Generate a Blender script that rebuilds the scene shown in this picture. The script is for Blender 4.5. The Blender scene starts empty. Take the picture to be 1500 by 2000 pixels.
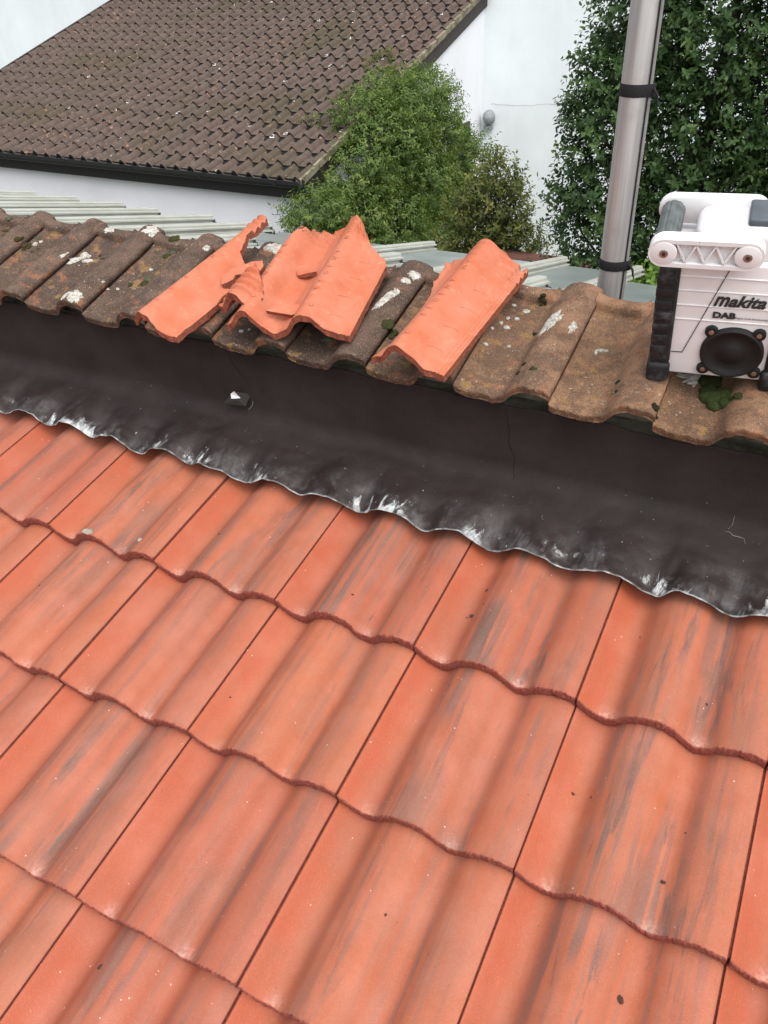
import bpy, bmesh, math, random
import numpy as np
from mathutils import Vector, Matrix, noise as mnoise
R = math.radians
S = bpy.context.scene
COL = S.collection
random.seed(7); rng = np.random.default_rng(7)

# ------------------------------------------------------------------ camera, sky, sun, exposure
cam = bpy.data.cameras.new('camera'); co = bpy.data.objects.new('camera', cam); COL.objects.link(co)
def cam_axes(yaw, pitch, roll):
    cy, sy = math.cos(yaw), math.sin(yaw)
    f = Vector((sy*math.cos(pitch), cy*math.cos(pitch), -math.sin(pitch)))
    r = Vector((cy, -sy, 0)); d = f.cross(r)
    c, s = math.cos(roll), math.sin(roll)
    return c*r + s*d, -s*r + c*d, f
r_, d_, f_ = cam_axes(R(-28.11337), R(34.78856), R(2.06927))
M = Matrix((r_, -d_, -f_)).transposed().to_4x4(); M.translation = (1.380704, -0.997695, 1.064687)
co.matrix_world = M
cam.sensor_fit = 'VERTICAL'; cam.sensor_height = 36.0; cam.sensor_width = 27.0
cam.lens = 1638.34/2000*36.0; cam.clip_start = 0.05; cam.clip_end = 300
S.camera = co

SUN_AZ, SUN_EL = 132.0, 60.0          # degrees: azimuth from +Y towards +X
w = bpy.data.worlds.new('World'); S.world = w; w.use_nodes = True
wn = w.node_tree.nodes; wl = w.node_tree.links; wn.clear()
sky = wn.new('ShaderNodeTexSky'); sky.sky_type = 'NISHITA'; sky.sun_disc = False
sky.sun_elevation = R(SUN_EL); sky.sun_rotation = R(SUN_AZ); sky.air_density = 1.0; sky.dust_density = 4.0; sky.ozone_density = 1.0
hs = wn.new('ShaderNodeHueSaturation'); hs.inputs['Saturation'].default_value = 0.34
bg = wn.new('ShaderNodeBackground'); bg.inputs['Strength'].default_value = 0.15
wo = wn.new('ShaderNodeOutputWorld')
wl.new(sky.outputs[0], hs.inputs['Color']); wl.new(hs.outputs[0], bg.inputs[0]); wl.new(bg.outputs[0], wo.inputs[0])
sl = bpy.data.lights.new('sun', 'SUN'); sl.energy = 1.1; sl.angle = R(85); sl.color = (1, 0.96, 0.9)
so = bpy.data.objects.new('sun', sl); COL.objects.link(so)
sd = Vector((math.sin(R(SUN_AZ))*math.cos(R(SUN_EL)), math.cos(R(SUN_AZ))*math.cos(R(SUN_EL)), math.sin(R(SUN_EL))))
so.rotation_euler = sd.to_track_quat('Z', 'Y').to_euler()
S.view_settings.view_transform = 'Standard'; S.view_settings.look = 'None'
S.view_settings.exposure = 0.85; S.view_settings.gamma = 1.0
S.view_settings.use_curve_mapping = False
S.cycles.max_bounces = 6; S.cycles.diffuse_bounces = 3; S.cycles.glossy_bounces = 2; S.cycles.transmission_bounces = 3

# ------------------------------------------------------------------ helpers
def link(o, parent=None):
    COL.objects.link(o)
    if parent is not None: o.parent = parent
    return o
def tag(o, label=None, cat=None, group=None, kind=None):
    if label: o['label'] = label
    if cat: o['category'] = cat
    if group: o['group'] = group
    if kind: o['kind'] = kind
    return o
def empty(name, loc=(0, 0, 0), rot=(0, 0, 0), parent=None):
    o = bpy.data.objects.new(name, None); o.location = loc; o.rotation_euler = rot; o.empty_display_size = .1
    return link(o, parent)
def mesh(name, verts, faces, mats=(), smooth=False, midx=None):
    me = bpy.data.meshes.new(name)
    me.from_pydata([tuple(map(float, v)) for v in verts], [], faces)
    for m in mats: me.materials.append(m)
    if midx is not None: me.polygons.foreach_set('material_index', midx)
    if smooth: me.polygons.foreach_set('use_smooth', [True]*len(me.polygons))
    me.update(); return me
def obj(name, me, parent=None, loc=(0, 0, 0), rot=(0, 0, 0), scale=(1, 1, 1)):
    o = bpy.data.objects.new(name, me); o.location = loc; o.rotation_euler = rot; o.scale = scale
    return link(o, parent)
class MB:
    def __init__(s): s.v = []; s.f = []
    def add(s, vs, fs):
        b = len(s.v); s.v += [tuple(v) for v in vs]; s.f += [tuple(i+b for i in f) for f in fs]; return s
    def box(s, x0, x1, y0, y1, z0, z1):
        return s.add([(x0,y0,z0),(x1,y0,z0),(x1,y1,z0),(x0,y1,z0),(x0,y0,z1),(x1,y0,z1),(x1,y1,z1),(x0,y1,z1)],
                     [(3,2,1,0),(4,5,6,7),(0,1,5,4),(1,2,6,5),(2,3,7,6),(3,0,4,7)])
    def prism(s, poly, axis, a, b):
        """extrude a 2-D polygon along axis between a and b"""
        n = len(poly)
        def P(p, t):
            return {'x': (t, p[0], p[1]), 'y': (p[0], t, p[1]), 'z': (p[0], p[1], t)}[axis]
        vs = [P(p, a) for p in poly]+[P(p, b) for p in poly]
        fs = [tuple(range(n)), tuple(range(2*n-1, n-1, -1))]+[(i, i+n, (i+1) % n+n, (i+1) % n) for i in range(n)]
        return s.add(vs, fs)
    def tube(s, pts, rad, n=8, cap=True):
        pts = [Vector(p) for p in pts]; rad = rad if hasattr(rad, '__len__') else [rad]*len(pts)
        vs = []; fs = []
        for i, p in enumerate(pts):
            t = (pts[min(i+1, len(pts)-1)]-pts[max(i-1, 0)]).normalized()
            a = t.cross(Vector((0, 0, 1)) if abs(t.z) < .9 else Vector((1, 0, 0))).normalized(); b = t.cross(a)
            for k in range(n):
                q = 2*math.pi*k/n; vs.append(p+(math.cos(q)*a+math.sin(q)*b)*float(rad[i]))
        for i in range(len(pts)-1):
            for k in range(n): fs.append((i*n+k, i*n+(k+1) % n, (i+1)*n+(k+1) % n, (i+1)*n+k))
        if cap: fs += [tuple(range(n-1, -1, -1)), tuple(range((len(pts)-1)*n, len(pts)*n))]
        return s.add(vs, fs)
    def build(s, name, m, parent=None, smooth=False, bevel=0, seg=2, loc=(0,0,0), rot=(0,0,0)):
        me = mesh(name, s.v, s.f, [m] if m else [])
        if bevel or True:
            bm = bmesh.new(); bm.from_mesh(me)
            bmesh.ops.recalc_face_normals(bm, faces=bm.faces)
            if bevel:
                es = [e for e in bm.edges if len(e.link_faces) == 2 and e.calc_face_angle(0) > .5]
                bmesh.ops.bevel(bm, geom=es, offset=bevel, segments=seg, affect='EDGES', profile=.5, clamp_overlap=True)
            bm.to_mesh(me); bm.free()
        if smooth:
            me.polygons.foreach_set('use_smooth', [True]*len(me.polygons))
            me.set_sharp_from_angle(angle=R(40))
        return obj(name, me, parent, loc, rot)
def nz(x, y=0, z=0): return mnoise.noise(Vector((x, y, z)))
def lerp(a, b, t): return a+(b-a)*t

# ------------------------------------------------------------------ material helper
class Mat:
    def __init__(s, name, rough=.8, col=(.5, .5, .5), metal=0, spec=.3):
        s.m = bpy.data.materials.new(name); s.m.use_nodes = True
        s.nt = s.m.node_tree; s.n = s.nt.nodes; s.l = s.nt.links
        s.b = s.n['Principled BSDF']; s.b.inputs['Roughness'].default_value = rough
        s.b.inputs['Base Color'].default_value = (*col, 1); s.b.inputs['Metallic'].default_value = metal
        s.b.inputs['Specular IOR Level'].default_value = spec
    def link(s, a, b): s.l.new(a, b)
    def coord(s, kind='Object', scale=(1, 1, 1), rnd=False, loc=(0, 0, 0)):
        t = s.n.new('ShaderNodeTexCoord'); mp = s.n.new('ShaderNodeMapping')
        mp.inputs['Scale'].default_value = scale; mp.inputs['Location'].default_value = loc
        src = t.outputs[kind]
        if rnd:
            oi = s.n.new('ShaderNodeObjectInfo'); c = s.n.new('ShaderNodeCombineXYZ')
            mu = s.n.new('ShaderNodeMath'); mu.operation = 'MULTIPLY'; mu.inputs[1].default_value = 37.3
            s.link(oi.outputs['Random'], mu.inputs[0])
            for i in range(3): s.link(mu.outputs[0], c.inputs[i])
            ad = s.n.new('ShaderNodeVectorMath'); ad.operation = 'ADD'
            s.link(src, ad.inputs[0]); s.link(c.outputs[0], ad.inputs[1]); src = ad.outputs[0]
        s.link(src, mp.inputs['Vector']); return mp.outputs[0]
    def noise(s, vec, scale, detail=4, rough=.55, dist=0):
        t = s.n.new('ShaderNodeTexNoise'); t.inputs['Scale'].default_value = scale; t.inputs['Detail'].default_value = detail
        t.inputs['Roughness'].default_value = rough; t.inputs['Distortion'].default_value = dist
        s.link(vec, t.inputs['Vector']); return t.outputs['Fac']
    def voro(s, vec, scale, feat='F1', rand=1):
        t = s.n.new('ShaderNodeTexVoronoi'); t.inputs['Scale'].default_value = scale; t.feature = feat
        t.inputs['Randomness'].default_value = rand
        s.link(vec, t.inputs['Vector']); return t.outputs['Distance']
    def ramp(s, fac, *stops):
        r = s.n.new('ShaderNodeValToRGB'); e = r.color_ramp.elements
        while len(e) < len(stops): e.new(.5)
        for q, (p, c) in zip(e, stops):
            q.position = p; q.color = (c, c, c, 1) if not hasattr(c, '__len__') else (*c, 1)
        s.link(fac, r.inputs[0]); return r.outputs[0]
    def mix(s, fac, a, b, mode='MIX'):
        m = s.n.new('ShaderNodeMix'); m.data_type = 'RGBA'; m.blend_type = mode
        for sock, v in ((m.inputs[0], fac), (m.inputs[6], a), (m.inputs[7], b)):
            if hasattr(v, 'links'): s.link(v, sock)
            elif hasattr(v, '__len__'): sock.default_value = (*v, 1)
            else: sock.default_value = v
        return m.outputs[2]
    def math(s, op, a, b=0, c=0, clamp=False):
        m = s.n.new('ShaderNodeMath'); m.operation = op; m.use_clamp = clamp
        for i, v in enumerate((a, b, c)):
            if hasattr(v, 'links'): s.link(v, m.inputs[i])
            else: m.inputs[i].default_value = v
        return m.outputs[0]
    def sep(s, vec):
        t = s.n.new('ShaderNodeSeparateXYZ'); s.link(vec, t.inputs[0]); return t.outputs
    def rand(s): return s.n.new('ShaderNodeObjectInfo').outputs['Random']
    def ocol(s): return s.n.new('ShaderNodeObjectInfo').outputs['Color']
    def attr(s, name):
        t = s.n.new('ShaderNodeAttribute'); t.attribute_name = name; return t
    def base(s, c): s.link(c, s.b.inputs['Base Color']); return s
    def rough(s, c): s.link(c, s.b.inputs['Roughness']); return s
    def bump(s, h, strength=.3, dist=.002):
        b = s.n.new('ShaderNodeBump'); b.inputs['Strength'].default_value = strength; b.inputs['Distance'].default_value = dist
        s.link(h, b.inputs['Height']); s.link(b.outputs[0], s.b.inputs['Normal']); return s
def plain(name, col, rough=.6, metal=0, spec=.3, var=.12, scale=30, bump=0):
    m = Mat(name, rough, col, metal, spec); v = m.coord('Object')
    n = m.noise(v, scale, 5); d = tuple(c*(1-var*2) for c in col); l = tuple(min(1, c*(1+var)) for c in col)
    m.base(m.ramp(n, (.3, d), (.7, l)))
    if bump: m.bump(n, bump, .001)
    return m.m

W, G, RP = 0.30, 0.30203, R(13.949)
# ---- new tile
def mat_new_tile(name, butt=False):
    m = Mat(name, .62, spec=.28)
    v = m.coord('Object', rnd=True); o = m.coord('Object'); x, y, z = m.sep(o)
    fine = m.noise(v, 420, 3); mid = m.noise(v, 22, 5, .6)
    base = m.mix(m.ramp(mid, (.3, 0), (.72, 1)), (.352, .101, .047), (.380, .127, .071))
    u = m.math('DIVIDE', x, W)
    # each tile's own warmth, and a redder lap strip beside the joint
    base = m.mix(m.ramp(m.rand(), (0, 0), (1, .6)), base, (.30, .080, .050))
    lap = m.ramp(u, (.0, .75), (.10, .6), (.16, 0))
    base = m.mix(lap, base, (.36, .078, .034))
    # through-colour smoke streaks running down the slope
    sv = m.coord('Object', (40, 1.5, 0), rnd=True)
    sn = m.noise(sv, 1.0, 5, .58, .35)
    pos = m.ramp(u, (.0, 0), (.2, .1), (.26, .75), (.34, 1), (.46, .8), (.54, .45), (.60, .8), (.72, .9), (.80, .8), (.9, .4), (.97, .2))
    r2 = m.ramp(m.math('FRACT', m.math('MULTIPLY', m.rand(), 7.13)), (0, .35), (.5, .75), (1, 1))
    st = m.math('MULTIPLY', m.ramp(sn, (.485, 0), (.545, 1)), pos)
    st = m.math('MULTIPLY', st, m.ramp(m.noise(m.coord('Object', (9, 4.2, 0), rnd=True), 1, 2), (.40, .05), (.55, 1)))
    base = m.mix(m.math('MULTIPLY', m.math('MULTIPLY', st, r2), .85), base, (.120, .088, .076))
    sm = m.noise(m.coord('Object', (34, 3.6, 0), rnd=True, loc=(7, 3, 0)), 1.0, 6, .66, .5)
    smk = m.math('MULTIPLY', m.ramp(sm, (.54, 0), (.61, 1)), m.ramp(m.noise(m.coord('Object', (150, 9, 0), rnd=True), 1, 4, .6), (.38, .35), (.58, 1)))
    base = m.mix(m.math('MULTIPLY', m.math('MULTIPLY', smk, r2), m.math('MULTIPLY', pos, .95)), base, (.085, .070, .064))
    sn2 = m.noise(m.coord('Object', (120, 4, 0), rnd=True, loc=(3, 1, 0)), 1, 3, .5, .2)
    base = m.mix(m.math('MULTIPLY', m.ramp(sn2, (.53, 0), (.66, .5)), pos), base, (.19, .115, .09))
    # brownish weathering film, uneven
    base = m.mix(m.ramp(m.noise(m.coord('Object', (14, 6, 0), rnd=True, loc=(1, 8, 0)), 1, 4, .6), (.46, 0), (.70, .45)), base, (.26, .115, .075))
    # pale bloom on the lip of each pan
    def spot(cu):
        a = m.math('MULTIPLY', m.math('SUBTRACT', u, cu), 22.)
        b = m.math('MULTIPLY', m.math('SUBTRACT', y, .004), 70.)
        return m.math('POWER', 2.718, m.math('MULTIPLY', m.math('ADD', m.math('MULTIPLY', a, a), m.math('MULTIPLY', b, b)), -1))
    sp = m.math('ADD', spot(.165), spot(.655), clamp=True)
    sp = m.math('MULTIPLY', sp, m.ramp(m.noise(v, 160, 4), (.35, .15), (.62, 1)))
    base = m.mix(m.math('MULTIPLY', m.math('MULTIPLY', sp, .45), m.ramp(m.math('FRACT', m.math('MULTIPLY', m.rand(), 3.7)), (0, .3), (1, 1))), base, (.72, .50, .44))
    lightp = m.ramp(m.noise(v, 9, 3), (.5, 0), (.75, .35))
    base = m.mix(lightp, base, (.43, .165, .112))
    vo = m.voro(v, 95); rare = m.ramp(m.noise(v, 60, 1), (.64, 0), (.68, 1))
    base = m.mix(m.math('MULTIPLY', m.ramp(vo, (.07, 1), (.13, 0)), rare), base, (.72, .48, .38))
    rare2 = m.ramp(m.noise(v, 47, 1, .5, 0), (.34, 1), (.38, 0))
    base = m.mix(m.math('MULTIPLY', m.ramp(m.voro(v, 70), (.06, .8), (.11, 0)), rare2), base, (.13, .05, .03))
    if butt:
        base = m.mix(m.ramp(m.noise(v, 240, 4), (.35, 0), (.65, 1)), (.19, .05, .036), (.29, .082, .055))
        m.b.inputs['Roughness'].default_value = .95
        m.bump(m.noise(v, 500, 4), .8, .003)
    else:
        base = m.mix(m.ramp(fine, (.30, .22), (.46, 0)), base, (.18, .055, .034)); base = m.mix(m.ramp(fine, (.55, 0), (.72, .2)), base, (.55, .24, .16))
        m.bump(m.math('ADD', m.math('MULTIPLY', fine, .5), m.math('MULTIPLY', m.noise(v, 120, 3), .7)), .35, .0012)
        m.rough(m.ramp(m.noise(v, 14, 3), (.3, .48), (.7, .68)))
    return m.base(base).m
M_TILE = mat_new_tile('orange_concrete'); M_BUTT = mat_new_tile('orange_concrete_broken_edge', True)
# ---- old clay
def mat_old():
    m = Mat('weathered_old_tile', .92, spec=.15); v = m.coord('Object', rnd=True); o = m.coord('Object'); x, y, z = m.sep(o)
    c = m.ocol()
    n1 = m.noise(v, 18, 6, .65); n2 = m.noise(v, 70, 5, .7); n3 = m.noise(v, 320, 3)
    base = m.mix(m.ramp(n1, (.40, .85), (.58, 0)), c, m.mix(.68, c, (.035, .028, .024)))
    # dirt lying in the pan
    pan = m.ramp(z, (.0, 1), (.001, 1)) 
    pz = m.math('MULTIPLY', m.math('ADD', z, .034), 40)
    pan = m.ramp(pz, (.1, 1), (.7, 0))
    base = m.mix(m.math('MULTIPLY', pan, m.ramp(n2, (.38, 1), (.60, .25))), base, m.mix(.62, c, (.035, .028, .022)))
    # bare orange clay
    base = m.mix(m.math('MULTIPLY', m.ramp(m.noise(v, 26, 4, .6), (.57, 0), (.65, .7)), m.ramp(n2, (.3, .3), (.6, 1))), base, (.27, .118, .060))
    # ochre lichen
    base = m.mix(m.math('MULTIPLY', m.ramp(m.noise(m.coord('Object', rnd=True, loc=(5, 2, 1)), 30, 4), (.58, 0), (.64, .75)), pan), base, (.26, .16, .06))
    # pale lichen flecks
    fl = m.math('MULTIPLY', m.ramp(m.noise(v, 130, 4, .65), (.62, 0), (.68, .9)), m.ramp(m.noise(v, 14, 2), (.50, 0), (.60, 1)))
    base = m.mix(fl, base, (.42, .40, .35))
    base = m.mix(m.ramp(n3, (.3, .45), (.5, 0)), base, (.03, .022, .018)); base = m.mix(m.ramp(n3, (.55, 0), (.72, .4)), base, (.42, .26, .17))
    m.bump(m.math('ADD', n3, m.math('MULTIPLY', n2, 1.5)), .75, .003)
    return m.base(base).m
M_OLD = mat_old()
# ---- neighbour's tiles
def mat_nb():
    m = Mat('brown_mossy_tile', .9, spec=.15); v = m.coord('Object', rnd=True)
    g = m.coord('Generated'); t = m.n.new('ShaderNodeNewGeometry'); wp = t.outputs['Position']
    n = m.noise(v, 14, 5, .6)
    base = m.mix(m.ramp(n, (.3, 0), (.7, 1)), (.074, .055, .047), (.122, .094, .080))
    base = m.mix(m.ramp(m.rand(), (.0, .35), (.5, 0), (.8, 0), (1, .3)), base, (.110, .072, .056))
    big = m.noise(wp, .85, 3)
    base = m.mix(m.ramp(big, (.52, 0), (.66, .6)), base, (.070, .060, .036))
    base = m.mix(m.math('MULTIPLY', m.ramp(m.noise(v, 20, 3), (.64, 0), (.69, .8)), m.ramp(m.noise(wp, .7, 2), (.45, 0), (.6, 1))), base, (.42, .22, .12))
    base = m.mix(m.math('MULTIPLY', m.ramp(m.noise(v, 46, 3), (.69, 0), (.73, .8)), m.ramp(m.noise(wp, 1.7, 2), (.42, 0), (.6, 1))), base, (.42, .39, .36))
    m.bump(m.noise(v, 90, 4), .6, .004)
    return m.base(base).m
M_NB = mat_nb(); M_NBB = plain('brown_tile_shadow_butt', (.030, .025, .022), .95, bump=.5, scale=40)  # butt faces coloured near black: shadow and gap under each roll painted in
M_BROKEN = Mat('fresh_broken_clay', .72, spec=.2)
_m = M_BROKEN; _v = _m.coord('Object', rnd=True)
_b = _m.mix(_m.ramp(_m.noise(_v, 16, 5, .6), (.3, 0), (.7, 1)), (.42, .115, .055), (.46, .172, .105))
_b = _m.mix(_m.ramp(_m.noise(_v, 60, 4), (.58, 0), (.75, .5)), _b, (.55, .255, .17))
_b = _m.mix(_m.ramp(_m.noise(_v, 38, 3), (.66, 0), (.74, .5)), _b, (.34, .10, .06))
_m.base(_b).bump(_m.noise(_v, 260, 4), .3, .0015); M_BROKEN = _m.m
_m = Mat('clay_fracture', .95, spec=.1); _v = _m.coord('Object', rnd=True)
_m.base(_m.ramp(_m.noise(_v, 120, 5, .7), (.35, (.19, .06, .038)), (.65, (.34, .115, .072)))).bump(_m.noise(_v, 300, 4), .9, .004); M_FRACT = _m.m
# ---- flashing
def mat_flash():
    m = Mat('dark_coated_lead', .6, spec=.26); v = m.coord('Object'); uvn = m.n.new('ShaderNodeUVMap'); uvn.uv_map = 'UVMap'
    ux, uy, _ = m.sep(uvn.outputs[0])            # uy = distance from the free edge, metres
    cloud = m.noise(v, 9, 6, .6); fine = m.noise(v, 180, 4)
    base = m.mix(m.ramp(cloud, (.3, 0), (.75, 1)), (.0165, .0112, .0108), (.0290, .0205, .0195))
    grey = m.ramp(m.noise(v, 5, 4, .6, .4), (.55, 0), (.75, .45))
    base = m.mix(grey, base, (.028, .0235, .023))
    ed = m.math('SUBTRACT', 1, m.math('DIVIDE', uy, .055), clamp=True)
    sc = m.noise(m.coord('Object', (1, .45, .45)), 42, 5, .72, .9)
    patch = m.ramp(m.noise(v, 10, 3, .5), (.50, 0), (.59, 1))
    wear = m.math('MULTIPLY', m.ramp(m.math('ADD', sc, m.math('MULTIPLY', ed, .17)), (.60, 0), (.68, 1)), m.math('MULTIPLY', patch, m.ramp(ed, (.02, 0), (.3, 1))))
    bur = m.math('MULTIPLY', m.math('SUBTRACT', 1, m.math('DIVIDE', uy, .10), clamp=True), m.math('MULTIPLY', m.ramp(m.noise(v, 17, 4, .6), (.47, 0), (.66, 1)), m.ramp(m.noise(m.coord('Object', (1, .3, .3)), 120, 4, .65), (.36, .15), (.62, 1))))
    base = m.mix(m.math('MULTIPLY', bur, .55), base, (.17, .17, .175))
    rim = m.math('MULTIPLY', m.ramp(uy, (.0, 1), (.0025, 0)), m.ramp(m.noise(v, 40, 3), (.4, .2), (.6, .9)))
    fl = m.math('MULTIPLY', m.ramp(m.noise(v, 130, 2), (.735, 0), (.76, 1)), m.ramp(uy, (.0, 1), (.14, .35), (.25, 0)))
    wv = m.math('MAXIMUM', m.math('MAXIMUM', wear, rim), fl)
    base = m.mix(wv, base, m.mix(m.ramp(m.noise(v, 70, 4, .7), (.4, 0), (.6, 1)), (.26, .28, .29), (.50, .52, .51)))
    brown = m.math('MULTIPLY', m.ramp(m.noise(v, 34, 4), (.60, 0), (.70, .7)), ed)
    base = m.mix(brown, base, (.085, .066, .045))
    m.base(base).rough(m.math('ADD', m.ramp(m.noise(v, 12, 4), (.3, .36), (.7, .56)), m.ramp(uy, (.09, 0), (.15, .30))))
    m.bump(m.math('ADD', m.math('MULTIPLY', fine, .35), m.math('MULTIPLY', m.noise(v, 28, 4), 1.2)), .35, .004)
    return m.m
M_FLASH = mat_flash()
def mat_white(name, col, stain=.1, sc=1.2):
    m = Mat(name, .9, spec=.1); v = m.coord('Object'); x, y, z = m.sep(v)
    n = m.noise(v, sc, 6, .6); n2 = m.noise(m.coord('Object', (3, 3, .35)), 1.4, 5, .6)
    d = tuple(c*(1-stain*2.0) for c in col)
    b = m.mix(m.ramp(n, (.35, 1), (.7, 0)), col, d)
    b = m.mix(m.ramp(n2, (.5, 0), (.78, stain*3)), b, tuple(c*.66 for c in col))
    m.base(b).bump(m.noise(v, 55, 5), .35, .006); return m.m
M_WALL = mat_white('white_render', (.76, .82, .835), .05)
M_WALL2 = mat_white('white_painted_render', (.78, .79, .83), .04)
M_BLACK = plain('black_plastic_trim', (.016, .017, .019), .4, spec=.4)
M_DKBROWN = plain('dark_stained_board', (.045, .037, .034), .7)
M_MORTAR = Mat('mossy_mortar', .95); _v = M_MORTAR.coord('Object')
M_MORTAR.base(M_MORTAR.mix(M_MORTAR.ramp(M_MORTAR.noise(_v, 9, 5, .7), (.42, 0), (.6, 1)), (.25, .22, .16), (.10, .09, .05))).bump(M_MORTAR.noise(_v, 40, 4), .8, .01); M_MORTAR = M_MORTAR.m
M_DARK = plain('dark_void', (.01, .009, .009), .9)
M_MOSS = Mat('moss', 1.0, spec=.05); _v = M_MOSS.coord('Object'); _m = M_MOSS
_m.base(_m.mix(_m.ramp(_m.noise(_v, 90, 4, .7), (.35, 0), (.65, 1)), _m.mix(.5, _m.ocol(), (.02, .022, .01)), _m.ocol())).bump(_m.noise(_v, 420, 3, .7), 1, .004); M_MOSS = _m.m
_m = Mat('lichen_crust', 1.0, spec=.05); _v = _m.coord('Object')
_m.base(_m.mix(_m.ramp(_m.noise(_v, 130, 5, .7), (.42, 1), (.56, 0)), (.50, .50, .46), (.30, .27, .22))).bump(_m.noise(_v, 300, 4), 1, .003); M_LICH = _m.m
def mat_pole():
    m = Mat('weathered_aluminium_tube', .5, metal=.75, spec=.4); v = m.coord('Object', (60, 60, 1.6)); o = m.coord('Object')
    b = m.mix(m.ramp(m.noise(v, 1, 5, .6), (.35, 0), (.65, 1)), (.40, .385, .38), (.56, .55, .55))
    b = m.mix(m.ramp(m.noise(o, 14, 4), (.60, 0), (.75, .5)), b, (.42, .33, .30))
    m.base(b).rough(m.ramp(m.noise(v, 1.5, 4), (.3, .42), (.7, .60))); return m.m
M_POLE = mat_pole()
M_STRAP = plain('black_webbing', (.014, .013, .015), .85, bump=.4, scale=200)
_m = Mat('white_pvc', .42, spec=.4); _v = _m.coord('Object')
_m.base(_m.mix(_m.ramp(_m.noise(_v, 7, 5), (.45, 0), (.75, .5)), (.40, .41, .365), (.25, .25, .20))); M_PVC = _m.m
_m = Mat('opal_polycarbonate', .28, spec=.5); _v = _m.coord('Object')
_m.base(_m.mix(_m.ramp(_m.noise(_v, 3.5, 6), (.35, 0), (.7, 1)), (.25, .285, .265), (.15, .18, .18))); M_POLY = _m.m

# ------------------------------------------------------------------ ground
gm = Mat('garden_soil_and_grass', .95); _v = gm.coord('Object')
gm.base(gm.mix(gm.ramp(gm.noise(_v, 1.5, 6), (.4, 0), (.6, 1)), (.05, .075, .025), (.09, .07, .05))).bump(gm.noise(_v, 20, 4), .6, .05)
ground = obj('ground', mesh('ground', [(-60, -60, -3.3), (60, -60, -3.3), (60, 80, -3.3), (-60, 80, -3.3)], [(0, 1, 2, 3)], [gm.m]))
tag(ground, kind='structure')

# ------------------------------------------------------------------ new tiled roof
PU = [0, .07, .125, .17, .205, .237, .27, .34, .41, .48, .545, .59, .645, .69, .725, .757, .80, .86, .92, .97, 1.0]
PH = [0, -20, -30, -31.5, -28, -18, -6, 8.5, 13, 11, 0, -16, -25, -24, -16.5, -7, 0, 5, 7, 4.5, 0]
def smooth_profile(us, hs, n=400, k=9):
    x = np.linspace(us[0], us[-1], n); y = np.interp(x, us, hs)
    p = np.pad(y, k, mode='edge'); ker = np.hanning(2*k+1); ker /= ker.sum()
    return x, np.convolve(p, ker, 'valid')
TX, TH = smooth_profile(PU, PH, 400, 13)
def tile_h(u): return float(np.interp(u, TX, TH))*.001
T_TH = .0255
def new_tile_mesh(seed):
    NX, NY = 110, 24; L = .345; g = .0034
    ys = [0, .0006, .002, .0045, .009, .016]+list(np.linspace(.026, L, NY-6))
    vs = []; fs = []; mi = []
    sd_ = seed*13.7
    for j, y in enumerate(ys):
        for i in range(NX+1):
            u = i/NX; x = u*(W-g)
            z = tile_h(u)-T_TH*(y/G)
            edge = math.exp(-y/.0035)
            rag = nz(x*160+sd_, seed, 1)*.0022+nz(x*45+sd_, seed, 7)*.0024+nz(x*420, sd_, 2)*.0016
            yy = y+edge*(rag-.001)
            crumb = max(0, nz(x*230+sd_, y*300, 3)+.15)*.0045*math.exp(-((y-.0012)/.002)**2) if tile_h(u) > -.012 else 0
            z += crumb-edge*.0018*abs(nz(x*90, sd_, 5))+nz(x*14+sd_, y*9, 4)*.0006
            if j == 0: z -= .0012
            vs.append((x, yy, z))
    w1 = NX+1
    for j in range(len(ys)-1):
        for i in range(NX):
            fs.append((j*w1+i, j*w1+i+1, (j+1)*w1+i+1, (j+1)*w1+i)); mi.append(1 if j < 2 else 0)
    # butt face
    b0 = len(vs); NZ = 4
    for k in range(1, NZ+1):
        for i in range(NX+1):
            x0, y0, z0 = vs[i]; u = i/NX; t = k/NZ
            th = T_TH+.001*nz(x0*30, sd_, 9)
            if .862 < u < .895: th -= .0065
            vs.append((x0, y0*(1-.8*t)-.0012*math.sin(t*3.1)+.0022*nz(x0*140+sd_, k*5.1, 6)+.0012*nz(x0*500, k*9.7+sd_, 2)+.0025*t, z0-th*t))
    prev = lambda k, i: i if k == 0 else b0+(k-1)*w1+i
    for k in range(NZ):
        for i in range(NX):
            fs.append((prev(k+1, i), prev(k+1, i+1), prev(k, i+1), prev(k, i))); mi.append(1)
    # sides
    for i, sgn in ((0, 1), (NX, -1)):
        b1 = len(vs)
        for j in range(len(ys)):
            x0, y0, z0 = vs[j*w1+i]; vs.append((x0, y0+(.0025 if j == 0 else 0), z0-T_TH))
        for j in range(len(ys)-1):
            q = (j*w1+i, (j+1)*w1+i, b1+j+1, b1+j); fs.append(q if sgn > 0 else q[::-1]); mi.append(1)
    # underlap rib below the joint
    b2 = len(vs)
    for y in (.006, L):
        for x in (W-g-.004, W+.002): vs.append((x, y, -.0075-T_TH*(y/G)))
    fs.append((b2, b2+1, b2+3, b2+2)); mi.append(1)
    # plain underside
    b3 = len(vs)
    for y in (.004, L):
        for i in range(0, NX+1, 5): vs.append((i/NX*(W-g), y, tile_h(i/NX)-T_TH*(y/G)-T_TH))
    n4 = NX//5+1
    for i in range(n4-1): fs.append((b3+i, b3+n4+i, b3+n4+i+1, b3+i+1)); mi.append(1)
    me = mesh('tile', vs, fs, [M_TILE, M_BUTT], False, mi)
    sm = [m_ == 0 for m_ in mi]; me.polygons.foreach_set('use_smooth', sm)
    return me
roof = empty('tiled_roof', (0, 0, 0), (RP, 0, 0))
tag(roof, 'new orange tiled roof slope with double rolls, below the dark flashing', 'roof')
tmeshes = [new_tile_mesh(i) for i in range(6)]
rr = random.Random(3)
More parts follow.
